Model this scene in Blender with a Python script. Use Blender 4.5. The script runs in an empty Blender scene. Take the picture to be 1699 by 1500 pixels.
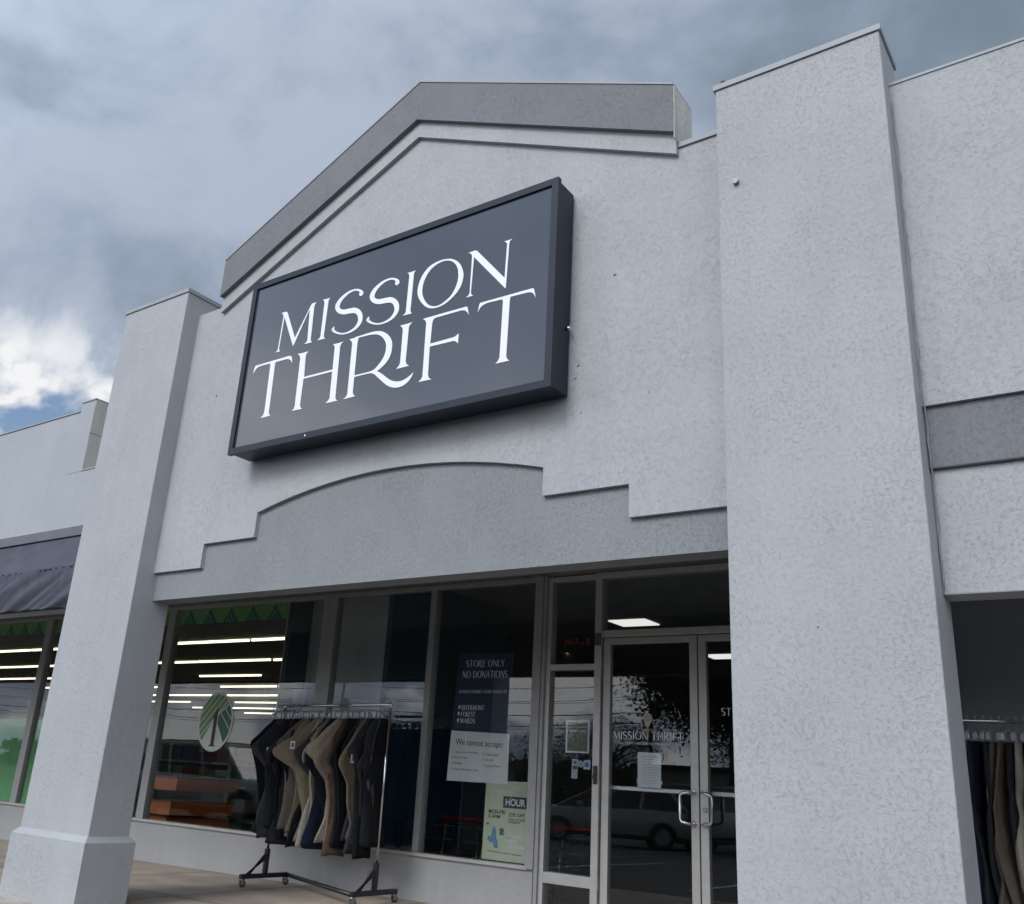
import bpy, bmesh, math, random
from mathutils import Vector, Matrix
random.seed(7)
PI = math.pi
R = math.radians
sc = bpy.context.scene
C = sc.collection

# ------------------------------------------------------------ camera
CAM = Vector((0.0, -4.9583, 0.7498))
yaw, pitch, roll = 0.63985, 0.33786, 0.06641
cy_, sy_, cp_, sp_ = math.cos(yaw), math.sin(yaw), math.cos(pitch), math.sin(pitch)
fwd = Vector((-sy_*cp_, cy_*cp_, sp_))
rgt = Vector((cy_, sy_, 0))
upv = rgt.cross(fwd)
r2 = rgt*math.cos(roll) + upv*math.sin(roll)
u2 = -rgt*math.sin(roll) + upv*math.cos(roll)
cd = bpy.data.cameras.new('camera')
cam = bpy.data.objects.new('camera', cd)
C.objects.link(cam)
cam.matrix_world = Matrix(((r2.x, u2.x, -fwd.x, CAM.x), (r2.y, u2.y, -fwd.y, CAM.y), (r2.z, u2.z, -fwd.z, CAM.z), (0, 0, 0, 1)))
cd.sensor_fit = 'HORIZONTAL'
cd.sensor_width = 36
cd.lens = 36*1556.36/1699
cd.shift_x = 0.03594
cd.clip_start = 0.05
cd.clip_end = 2000
sc.camera = cam

# ------------------------------------------------------------ sky, sun, exposure
SUN_EL, SUN_AZ = 37.0, 183.0      # sun behind the camera, veiled by cloud
w = bpy.data.worlds.new('World')
sc.world = w
w.use_nodes = True
nt = w.node_tree
nt.nodes.clear()
def wn(t, **k):
    n = nt.nodes.new(t)
    for a, b in k.items(): setattr(n, a, b)
    return n
out = wn('ShaderNodeOutputWorld')
sky = wn('ShaderNodeTexSky', sky_type='NISHITA', sun_disc=False, sun_elevation=R(SUN_EL), sun_rotation=R(SUN_AZ))
bg1 = wn('ShaderNodeBackground'); bg1.inputs[1].default_value = 0.11
bg2 = wn('ShaderNodeBackground'); bg2.inputs[1].default_value = 0.78
nt.links.new(sky.outputs[0], bg1.inputs[0])
tc = wn('ShaderNodeTexCoord')
mp = wn('ShaderNodeMapping'); mp.inputs['Scale'].default_value = (1.0, 1.0, 1.55); mp.inputs['Location'].default_value = (3.1, 0.4, 1.7)
nt.links.new(tc.outputs['Generated'], mp.inputs[0])
sep = wn('ShaderNodeSeparateXYZ'); nt.links.new(tc.outputs['Generated'], sep.inputs[0])
def noise(scale, det, rough, dist, src=mp):
    n = wn('ShaderNodeTexNoise'); n.inputs['Scale'].default_value = scale; n.inputs['Detail'].default_value = det
    n.inputs['Roughness'].default_value = rough; n.inputs['Distortion'].default_value = dist
    nt.links.new(src.outputs[0], n.inputs['Vector']); return n.outputs['Fac']
def mr(src, a, b, c, d, smooth=True):
    n = wn('ShaderNodeMapRange'); n.interpolation_type = 'SMOOTHSTEP' if smooth else 'LINEAR'
    for i, v in enumerate((a, b, c, d)): n.inputs[i+1].default_value = v
    nt.links.new(src, n.inputs[0]); return n.outputs[0]
def mth(op, a, b=None):
    n = wn('ShaderNodeMath', operation=op)
    for i, v in enumerate((a, b)):
        if v is None: continue
        if isinstance(v, (int, float)): n.inputs[i].default_value = v
        else: nt.links.new(v, n.inputs[i])
    return n.outputs[0]
big = noise(1.5, 5, 0.5, 0.35)
det = noise(5.0, 8, 0.58, 0.35)
thick = mth('ADD', mth('MULTIPLY', big, 0.62), mth('MULTIPLY', det, 0.38))      # cloud thickness
lowf = mr(sep.outputs['Z'], 0.27, 0.445, 1.0, 0.0)                                # the deck thins towards the horizon
bright = mth('ADD', mr(thick, 0.38, 0.62, 0.0, 0.66), mth('MULTIPLY', lowf, mr(det, 0.37, 0.58, 0.22, 0.90)))
cr = wn('ShaderNodeValToRGB')
e = cr.color_ramp.elements
e[0].position = 0.0; e[0].color = (0.205, 0.268, 0.335, 1)
e[1].position = 1.0; e[1].color = (1.0, 1.0, 1.02, 1)
for p, c in ((0.22, (0.27, 0.342, 0.435, 1)), (0.42, (0.345, 0.41, 0.525, 1)), (0.66, (0.47, 0.54, 0.66, 1)), (0.85, (0.78, 0.82, 0.88, 1))):
    q = cr.color_ramp.elements.new(p); q.color = c
nt.links.new(bright, cr.inputs[0])
# the veiled sun brightens the deck around it
dt = wn('ShaderNodeVectorMath', operation='DOT_PRODUCT'); nt.links.new(tc.outputs['Generated'], dt.inputs[0])
dt.inputs[1].default_value = (math.sin(R(SUN_AZ))*math.cos(R(SUN_EL)), math.cos(R(SUN_AZ))*math.cos(R(SUN_EL)), math.sin(R(SUN_EL)))
glow = mr(dt.outputs['Value'], -0.1, 1.0, 1.0, 2.6)
sclv = wn('ShaderNodeVectorMath', operation='SCALE'); nt.links.new(cr.outputs[0], sclv.inputs[0]); nt.links.new(glow, sclv.inputs['Scale'])
nt.links.new(sclv.outputs[0], bg2.inputs[0])
hole = noise(5.0, 5, 0.5, 0.2)
cover = mth('SUBTRACT', 1.0, mth('MULTIPLY', mr(hole, 0.555, 0.62, 0.0, 1.0), mr(lowf, 0.35, 0.8, 0.0, 1.0)))
mx = wn('ShaderNodeMixShader')
nt.links.new(cover, mx.inputs[0]); nt.links.new(bg1.outputs[0], mx.inputs[1]); nt.links.new(bg2.outputs[0], mx.inputs[2])
nt.links.new(mx.outputs[0], out.inputs[0])

sd = bpy.data.lights.new('sun', 'SUN')
sd.energy = 1.5
sd.angle = R(24)
sd.color = (1.0, 0.985, 0.96)
sun = bpy.data.objects.new('sun', sd)
C.objects.link(sun)
az, el = R(SUN_AZ), R(SUN_EL)
sdir = Vector((math.sin(az)*math.cos(el), math.cos(az)*math.cos(el), math.sin(el)))   # towards the sun
sun.rotation_euler = (-sdir).to_track_quat('-Z', 'Y').to_euler()
vs = sc.view_settings
vs.view_transform = 'Standard'; vs.look = 'None'; vs.gamma = 1; vs.use_curve_mapping = False
vs.exposure = 0.22
sc.render.engine = 'CYCLES'
sc.cycles.use_denoising = True
sc.cycles.max_bounces = 8
sc.cycles.transparent_max_bounces = 16
sc.cycles.caustics_reflective = False
sc.cycles.caustics_refractive = False

# ------------------------------------------------------------ materials
MATS = {}
def mat(name, col, rough=0.7, metal=0.0, var=0.06, vscale=6.0, bump=0.0, bscale=60.0, emit=None, spec=0.5, coat=0.0, streak=0.0):
    if name in MATS: return MATS[name]
    m = bpy.data.materials.new(name); m.use_nodes = True
    t = m.node_tree; b = t.nodes['Principled BSDF']
    b.inputs['Roughness'].default_value = rough; b.inputs['Metallic'].default_value = metal
    b.inputs['Specular IOR Level'].default_value = spec
    b.inputs['Coat Weight'].default_value = coat; b.inputs['Coat Roughness'].default_value = 0.05
    g = t.nodes.new('ShaderNodeNewGeometry')
    n = t.nodes.new('ShaderNodeTexNoise'); n.inputs['Scale'].default_value = vscale; n.inputs['Detail'].default_value = 5
    t.links.new(g.outputs['Position'], n.inputs['Vector'])
    r = t.nodes.new('ShaderNodeMapRange'); r.inputs[1].default_value = .3; r.inputs[2].default_value = .7
    r.inputs[3].default_value = 1-var; r.inputs[4].default_value = 1+var
    t.links.new(n.outputs['Fac'], r.inputs[0])
    v = t.nodes.new('ShaderNodeVectorMath'); v.operation = 'SCALE'; v.inputs[0].default_value = col
    t.links.new(r.outputs[0], v.inputs['Scale'])
    t.links.new(v.outputs[0], b.inputs['Base Color'])
    if bump:
        n2 = t.nodes.new('ShaderNodeTexNoise'); n2.inputs['Scale'].default_value = bscale; n2.inputs['Detail'].default_value = 4
        t.links.new(g.outputs['Position'], n2.inputs['Vector'])
        bp = t.nodes.new('ShaderNodeBump'); bp.inputs['Strength'].default_value = 1; bp.inputs['Distance'].default_value = bump
        t.links.new(n2.outputs['Fac'], bp.inputs['Height']); t.links.new(bp.outputs[0], b.inputs['Normal'])
    if emit:
        b.inputs['Emission Color'].default_value = (*emit[0], 1); b.inputs['Emission Strength'].default_value = emit[1]
    MATS[name] = m
    return m

def stucco(name, col, depth=0.0015, streaks=0.035):
    """trowelled render: short curved grooves over fine sand, with rain streaks and faint blotches"""
    m = bpy.data.materials.new(name); m.use_nodes = True
    t = m.node_tree; b = t.nodes['Principled BSDF']; b.inputs['Roughness'].default_value = 0.82
    b.inputs['Specular IOR Level'].default_value = 0.35
    L = t.links.new
    def nd(ty, **k):
        n = t.nodes.new(ty)
        for a, c in k.items(): setattr(n, a, c)
        return n
    g = nd('ShaderNodeNewGeometry')
    def nz(scale, det, rough=.5, dist=0.0, vs_=None):
        mpn = nd('ShaderNodeMapping'); mpn.inputs['Scale'].default_value = vs_ or (1, 1, 1); L(g.outputs['Position'], mpn.inputs[0])
        n = nd('ShaderNodeTexNoise'); n.inputs['Scale'].default_value = scale; n.inputs['Detail'].default_value = det
        n.inputs['Roughness'].default_value = rough; n.inputs['Distortion'].default_value = dist
        L(mpn.outputs[0], n.inputs['Vector']); return n.outputs['Fac']
    def rg(s, a, b_, c, d):
        n = nd('ShaderNodeMapRange', interpolation_type='SMOOTHSTEP')
        for i, v in enumerate((a, b_, c, d)): n.inputs[i+1].default_value = v
        L(s, n.inputs[0]); return n.outputs[0]
    def mt(op, a, c):
        n = nd('ShaderNodeMath', operation=op)
        for i, v in enumerate((a, c)):
            if isinstance(v, (int, float)): n.inputs[i].default_value = v
            else: L(v, n.inputs[i])
        return n.outputs[0]
    def groove(scale, dist, vs_, wdt):
        a = nz(scale, 1.5, .5, dist, vs_)
        return rg(mt('ABSOLUTE', mt('SUBTRACT', a, 0.5), 0), 0.0, wdt, 1.0, 0.0)
    g1 = groove(36, 1.3, (1, 1, 1.7), 0.019)
    g2 = groove(58, 1.0, (1, 1, 2.0), 0.026)
    zone = rg(nz(2.2, 3, .6), .35, .65, .72, 1.2)
    mask = mt('MULTIPLY', rg(nz(40, 1.5), .44, .56, .08, 1), zone)
    mask2 = mt('MULTIPLY', rg(nz(35, 1.5, .5, 0, (1.3, 1.3, 1)), .44, .56, 1, .08), zone)
    sand = nz(190, 3, .6)
    lump = nz(60, 3, .55, .6)
    h = mt('SUBTRACT', mt('ADD', mt('MULTIPLY', sand, 0.30), mt('MULTIPLY', lump, 0.35)), mt('ADD', mt('MULTIPLY', mt('MULTIPLY', g1, mask), 0.75), mt('MULTIPLY', mt('MULTIPLY', g2, mask2), 0.55)))
    bp = nd('ShaderNodeBump'); bp.inputs['Strength'].default_value = 1; bp.inputs['Distance'].default_value = depth
    L(h, bp.inputs['Height']); L(bp.outputs[0], b.inputs['Normal'])
    blot = rg(nz(1.3, 5, .6), .3, .7, 0.95, 1.04)
    strk = rg(nz(7, 4, .6, 0, (1, 1, .05)), .35, .75, 1.0, 1-streaks)
    k = mt('MULTIPLY', blot, strk)
    v = nd('ShaderNodeVectorMath', operation='SCALE'); v.inputs[0].default_value = col
    L(k, v.inputs['Scale']); L(v.outputs[0], b.inputs['Base Color'])
    MATS[name] = m
    return m

def glass(name, tint=0.955, r0=0.046):
    m = bpy.data.materials.new(name); m.use_nodes = True
    t = m.node_tree; t.nodes.clear(); L = t.links.new
    o = t.nodes.new('ShaderNodeOutputMaterial')
    tr = t.nodes.new('ShaderNodeBsdfTransparent'); tr.inputs[0].default_value = (tint*.97, tint, tint*1.02, 1)
    gl = t.nodes.new('ShaderNodeBsdfGlossy'); gl.inputs['Roughness'].default_value = 0.0
    fr = t.nodes.new('ShaderNodeLayerWeight'); fr.inputs['Blend'].default_value = 0.5
    pw = t.nodes.new('ShaderNodeMath'); pw.operation = 'POWER'; pw.inputs[1].default_value = 5.0; L(fr.outputs['Facing'], pw.inputs[0])
    ad = t.nodes.new('ShaderNodeMath'); ad.operation = 'MULTIPLY_ADD'; ad.inputs[1].default_value = 1-r0; ad.inputs[2].default_value = r0; L(pw.outputs[0], ad.inputs[0])
    # float glass is never quite flat
    g = t.nodes.new('ShaderNodeNewGeometry')
    n = t.nodes.new('ShaderNodeTexNoise'); n.inputs['Scale'].default_value = 1.6; n.inputs['Detail'].default_value = 1; L(g.outputs['Position'], n.inputs['Vector'])
    bp = t.nodes.new('ShaderNodeBump'); bp.inputs['Distance'].default_value = 0.0007; L(n.outputs['Fac'], bp.inputs['Height']); L(bp.outputs[0], gl.inputs['Normal'])
    mx = t.nodes.new('ShaderNodeMixShader'); L(ad.outputs[0], mx.inputs[0]); L(tr.outputs[0], mx.inputs[1]); L(gl.outputs[0], mx.inputs[2])
    L(mx.outputs[0], o.inputs[0])
    MATS[name] = m
    return m

WALL = stucco('light grey stucco', (0.420, 0.434, 0.450), 0.0013)
WALL2 = stucco('light grey stucco fine', (0.405, 0.425, 0.455), 0.0013)
PANEL = stucco('mid grey stucco', (0.262, 0.278, 0.292), 0.0015)
BAND = stucco('dark grey stucco', (0.198, 0.206, 0.224), 0.0015)
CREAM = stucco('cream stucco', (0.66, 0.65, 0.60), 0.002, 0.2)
STEM = stucco('stem wall paint', (0.40, 0.405, 0.415), 0.001, 0.05)
COPING = mat('coping metal', (0.33, 0.345, 0.365), 0.55, 0.0, 0.05, 3)
GLASS = glass('window glass')
FRAME = mat('grey aluminium', (0.50, 0.50, 0.49), 0.42, 0.35, 0.06, 9)
DFRAME = mat('dark grey aluminium', (0.34, 0.345, 0.35), 0.45, 0.2, 0.06, 9)
CEIL = mat('arcade ceiling paint', (0.40, 0.41, 0.41), 0.8, 0, 0.06, 4, 0.001, 80)
SHADEWALL = mat('charcoal wall paint', (0.26, 0.30, 0.35), 0.75, 0, 0.08, 2, 0.0006, 120)
SOFFIT = stucco('soffit stucco', (0.30, 0.305, 0.30), 0.002)
CHROME = mat('chrome', (0.62, 0.63, 0.65), 0.18, 1.0, 0.02)
BLACKM = mat('black painted steel', (0.018, 0.019, 0.022), 0.38, 0, 0.1, 30)
RUBBER = mat('grey rubber', (0.07, 0.07, 0.072), 0.6)

# ------------------------------------------------------------ helpers
def link(name, me, m=None, parent=None):
    o = bpy.data.objects.new(name, me)
    C.objects.link(o)
    if m is not None and me is not None and not me.materials: me.materials.append(m)
    if parent is not None: o.parent = parent
    return o
def tag(o, label=None, cat=None, group=None, kind=None):
    if label: o['label'] = label
    if cat: o['category'] = cat
    if group: o['group'] = group
    if kind: o['kind'] = kind
    return o
def empty(name, label, cat, loc=(0, 0, 0), group=None, rz=0):
    o = bpy.data.objects.new(name, None); C.objects.link(o)
    o.location = loc; o.rotation_euler = (0, 0, rz); o.empty_display_size = 0.1
    return tag(o, label, cat, group)
def rel(parent, p):
    return p if parent is None else (p[0]-parent.location.x, p[1]-parent.location.y, p[2]-parent.location.z)
class MB:
    """collects shapes given in world coordinates into ONE mesh"""
    def __init__(s): s.bm = bmesh.new()
    def box(s, x0, x1, y0, y1, z0, z1, bev=0.0):
        b = bmesh.new(); bmesh.ops.create_cube(b, size=1)
        for v in b.verts: v.co = Vector(((x0+x1)/2+v.co.x*(x1-x0), (y0+y1)/2+v.co.y*(y1-y0), (z0+z1)/2+v.co.z*(z1-z0)))
        if bev: bmesh.ops.bevel(b, geom=b.edges[:], offset=bev, segments=2, affect='EDGES', profile=.5)
        return s.add(b)
    def add(s, b):
        me = bpy.data.meshes.new('t'); b.to_mesh(me); s.bm.from_mesh(me); bpy.data.meshes.remove(me); b.free(); return s
    def prism(s, poly, y0, y1):
        """polygon in the XZ plane, extruded from y0 (front) to y1"""
        b = bmesh.new()
        f = [b.verts.new((p[0], y0, p[1])) for p in poly]; k = [b.verts.new((p[0], y1, p[1])) for p in poly]
        n = len(poly); b.faces.new(f); b.faces.new(k[::-1])
        for i in range(n): b.faces.new((f[i], k[i], k[(i+1) % n], f[(i+1) % n]))
        bmesh.ops.recalc_face_normals(b, faces=b.faces[:])
        bmesh.ops.triangulate(b, faces=[q for q in b.faces if len(q.verts) > 4], ngon_method='EAR_CLIP')
        return s.add(b)
    def strip(s, A, B, y0, y1):
        b = bmesh.new(); n = len(A)
        V = [[b.verts.new((p[0], y, p[1])) for p in Q] for Q in (A, B) for y in (y0, y1)]
        a0, a1, b0, b1 = V
        for i in range(n-1):
            b.faces.new((a0[i], a0[i+1], b0[i+1], b0[i])); b.faces.new((a1[i], b1[i], b1[i+1], a1[i+1]))
            b.faces.new((a0[i], a1[i], a1[i+1], a0[i+1])); b.faces.new((b0[i], b0[i+1], b1[i+1], b1[i]))
        for i in (0, n-1): b.faces.new((a0[i], b0[i], b1[i], a1[i]))
        bmesh.ops.recalc_face_normals(b, faces=b.faces[:])
        return s.add(b)
    def tube(s, pts, r, seg=8, closed=False, caps=True):
        b = bmesh.new(); P = [Vector(p) for p in pts]; n = len(P); rings = []
        rr = r if isinstance(r, (list, tuple)) else [r]*n
        up = None
        for i in range(n):
            if closed: d = P[(i+1) % n]-P[i-1]
            else: d = P[min(i+1, n-1)]-P[max(i-1, 0)]
            d.normalize()
            if up is None: up = d.orthogonal().normalized()
            sdv = d.cross(up)
            if sdv.length < 1e-4: up = d.orthogonal(); sdv = d.cross(up)
            sdv.normalize(); up = sdv.cross(d).normalized()
            rings.append([b.verts.new(P[i]+(sdv*math.cos(2*PI*k/seg)+up*math.sin(2*PI*k/seg))*rr[i]) for k in range(seg)])
        m_ = n if closed else n-1
        for i in range(m_):
            A, B = rings[i], rings[(i+1) % n]
            for k in range(seg): 
                f = b.faces.new((A[k], A[(k+1) % seg], B[(k+1) % seg], B[k])); f.smooth = True
        if caps and not closed: b.faces.new(rings[0][::-1]); b.faces.new(rings[-1])
        return s.add(b)
    def cyl(s, a, b_, r, seg=16, r2=None): return s.tube([a, b_], [r, r2 if r2 is not None else r], seg)
    def quad(s, a, b_, c, d):
        f = [s.bm.verts.new(p) for p in (a, b_, c, d)]; s.bm.faces.new(f); return s
    def mesh(s, name):
        me = bpy.data.meshes.new(name); s.bm.to_mesh(me); s.bm.free(); return me
    def build(s, name, m, parent=None, smooth=False):
        if parent is not None:
            off = Vector(parent.location)
            p = parent.parent
            while p is not None: off += Vector(p.location); p = p.parent
            for v in s.bm.verts: v.co -= off
        me = s.mesh(name)
        if smooth:
            for p in me.polygons: p.use_smooth = True
        return link(name, me, m, parent)
def box(name, x0, x1, y0, y1, z0, z1, m, parent=None, bev=0.0):
    return MB().box(x0, x1, y0, y1, z0, z1, bev).build(name, m, parent)
def prism(name, poly, y0, y1, m, parent=None): return MB().prism(poly, y0, y1).build(name, m, parent)

def text(name, s, x0, x1, z0, z1, y, m, parent=None, thick=0.0015, shear=0.0, corners=None, weight=0.0):
    """flat lettering facing -Y fitted to the box x0..x1, z0..z1 (or to four corners tl,tr,br,bl)"""
    cu = bpy.data.curves.new('t', 'FONT'); cu.body = s; cu.size = 1; cu.extrude = 0.02; cu.shear = shear; cu.offset = weight
    cu.resolution_u = 3
    o = bpy.data.objects.new('t', cu); C.objects.link(o)
    dg = bpy.context.evaluated_depsgraph_get(); me = bpy.data.meshes.new_from_object(o.evaluated_get(dg))
    C.objects.unlink(o); bpy.data.objects.remove(o); bpy.data.curves.remove(cu)
    xs = [v.co.x for v in me.vertices]; ys = [v.co.y for v in me.vertices]
    if not xs: return None
    a, b, c, d = min(xs), max(xs), min(ys), max(ys)
    for v in me.vertices:
        fx = (v.co.x-a)/(b-a); fz = (v.co.y-c)/(d-c) if d > c else 0
        if corners:
            tl, tr, br, bl = corners
            x = (bl[0]*(1-fx)+br[0]*fx)*(1-fz)+(tl[0]*(1-fx)+tr[0]*fx)*fz; z = (bl[1]*(1-fx)+br[1]*fx)*(1-fz)+(tl[1]*(1-fx)+tr[1]*fx)*fz
        else: x = x0+(x1-x0)*fx; z = z0+(z1-z0)*fz
        v.co = (x, y-(thick if v.co.z > 0 else 0), z)
    if parent is not None:
        off = Vector(parent.location)
        if parent.parent is not None: off += Vector(parent.parent.location)
        for v in me.vertices: v.co -= off
    me.materials.clear(); me.name = name
    return link(name, me, m, parent)

# high-contrast roman capitals drawn as strokes: T thick, n thin
def arc(cx, cz, rx, rz, a0, a1, n=9): return [(cx+rx*math.cos(R(a0+(a1-a0)*i/(n-1))), cz+rz*math.sin(R(a0+(a1-a0)*i/(n-1)))) for i in range(n)]
CAPS = {
 'I': (.22, [('T', [(.11, 0), (.11, 1)])]), 'L': (.48, [('T', [(.1, 0), (.1, 1)]), ('n', [(.1, .02), (.46, .02)])]),
 'T': (.62, [('T', [(.31, 0), (.31, 1)]), ('n', [(.02, .9), (.06, .98), (.56, .98), (.6, .9)])]),
 'E': (.5, [('T', [(.1, 0), (.1, 1)]), ('n', [(.1, .02), (.46, .02)]), ('n', [(.1, .5), (.38, .5)]), ('n', [(.1, .98), (.46, .98)])]),
 'F': (.5, [('T', [(.1, 0), (.1, 1)]), ('n', [(.1, .5), (.38, .5)]), ('n', [(.1, .98), (.48, .98)])]),
 'H': (.66, [('T', [(.1, 0), (.1, 1)]), ('T', [(.56, 0), (.56, 1)]), ('n', [(.1, .5), (.56, .5)])]),
 'N': (.68, [('n', [(.08, 0), (.08, 1)]), ('T', [(.08, .98), (.6, .02)]), ('n', [(.6, 0), (.6, 1)])]),
 'M': (.8, [('n', [(.06, 0), (.12, 1)]), ('T', [(.12, .98), (.4, .05)]), ('n', [(.4, .05), (.66, .98)]), ('T', [(.68, 1), (.72, 0)])]),
 'A': (.66, [('n', [(.04, 0), (.33, 1)]), ('T', [(.33, .98), (.6, 0)]), ('n', [(.14, .35), (.48, .35)])]),
 'V': (.66, [('T', [(.06, 1), (.33, .02)]), ('n', [(.33, .02), (.6, 1)])]),
 'W': (.95, [('T', [(.05, 1), (.27, .02)]), ('n', [(.27, .02), (.47, 1)]), ('T', [(.47, 1), (.68, .02)]), ('n', [(.68, .02), (.9, 1)])]),
 'Y': (.62, [('T', [(.05, 1), (.31, .48)]), ('n', [(.57, 1), (.31, .48)]), ('T', [(.31, .5), (.31, 0)])]),
 'O': (.78, [('T', arc(.39, .5, .31, .49, 125, 235)), ('T', arc(.39, .5, .31, .49, -55, 55)), ('n', arc(.39, .5, .31, .49, 55, 125)), ('n', arc(.39, .5, .31, .49, 235, 305))]),
 'D': (.7, [('T', [(.1, 0), (.1, 1)]), ('n', arc(.2, .5, .42, .48, 90, 50, 5)), ('T', arc(.2, .5, .42, .48, 50, -50)), ('n', arc(.2, .5, .42, .48, -50, -90, 5)), ('n', [(.1, .98), (.2, .98)]), ('n', [(.1, .02), (.2, .02)])]),
 'G': (.74, [('T', arc(.39, .5, .31, .49, 125, 235)), ('n', arc(.39, .5, .31, .49, 125, 50)), ('n', arc(.39, .5, .31, .49, 235, 300)), ('T', [(.6, .45), (.6, .08)])]),
 'U': (.66, [('T', [(.1, 1), (.1, .3)]), ('n', arc(.33, .3, .23, .28, 180, 360)), ('n', [(.56, .3), (.56, 1)])]),
 'R': (.66, [('T', [(.1, 0), (.1, 1)]), ('n', [(.1, .98), (.25, .98)]), ('T', arc(.25, .74, .2, .24, 80, -80)), ('n', [(.1, .5), (.3, .5)]), ('T', [(.3, .48), (.42, .15), (.58, -.06), (.68, .02)])]),
 'S': (.52, [('n', arc(.26, .74, .19, .24, 25, 110, 6)), ('T', arc(.26, .74, .19, .24, 110, 250, 8)[:-1]+[(.2, .53), (.32, .47)]), ('T', arc(.26, .26, .19, .24, 70, -60, 8)), ('n', arc(.26, .26, .19, .24, -60, -160, 6))]),
}
def caps_text(name, s, x0, x1, z0, z1, y, m, parent, wt=0.13, wn_=0.055, thick=0.0015):
    h = z1-z0; adv = 0; items = []
    for ch in s:
        if ch == ' ': adv += .34; continue
        wd, st = CAPS[ch]; items.append((adv, st)); adv += wd+.06
    kx = (x1-x0)/adv; b = MB(); k = 0
    for a, st in items:
        for ty, pts in st:
            wv = (wt if ty == 'T' else wn_)*h
            P = [(x0+(a+p[0])*kx, z0+p[1]*h) for p in pts]; A = []; B = []
            for i in range(len(P)):
                p, q = P[max(i-1, 0)], P[min(i+1, len(P)-1)]; dx, dz = q[0]-p[0], q[1]-p[1]; l = math.hypot(dx, dz) or 1
                A.append((P[i][0]-dz/l*wv/2, P[i][1]+dx/l*wv/2)); B.append((P[i][0]+dz/l*wv/2, P[i][1]-dx/l*wv/2))
            k = (k+1) % 4
            b.strip(A, B, y-thick-k*0.00012, y)
    return b.build(name, m, parent)

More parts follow.
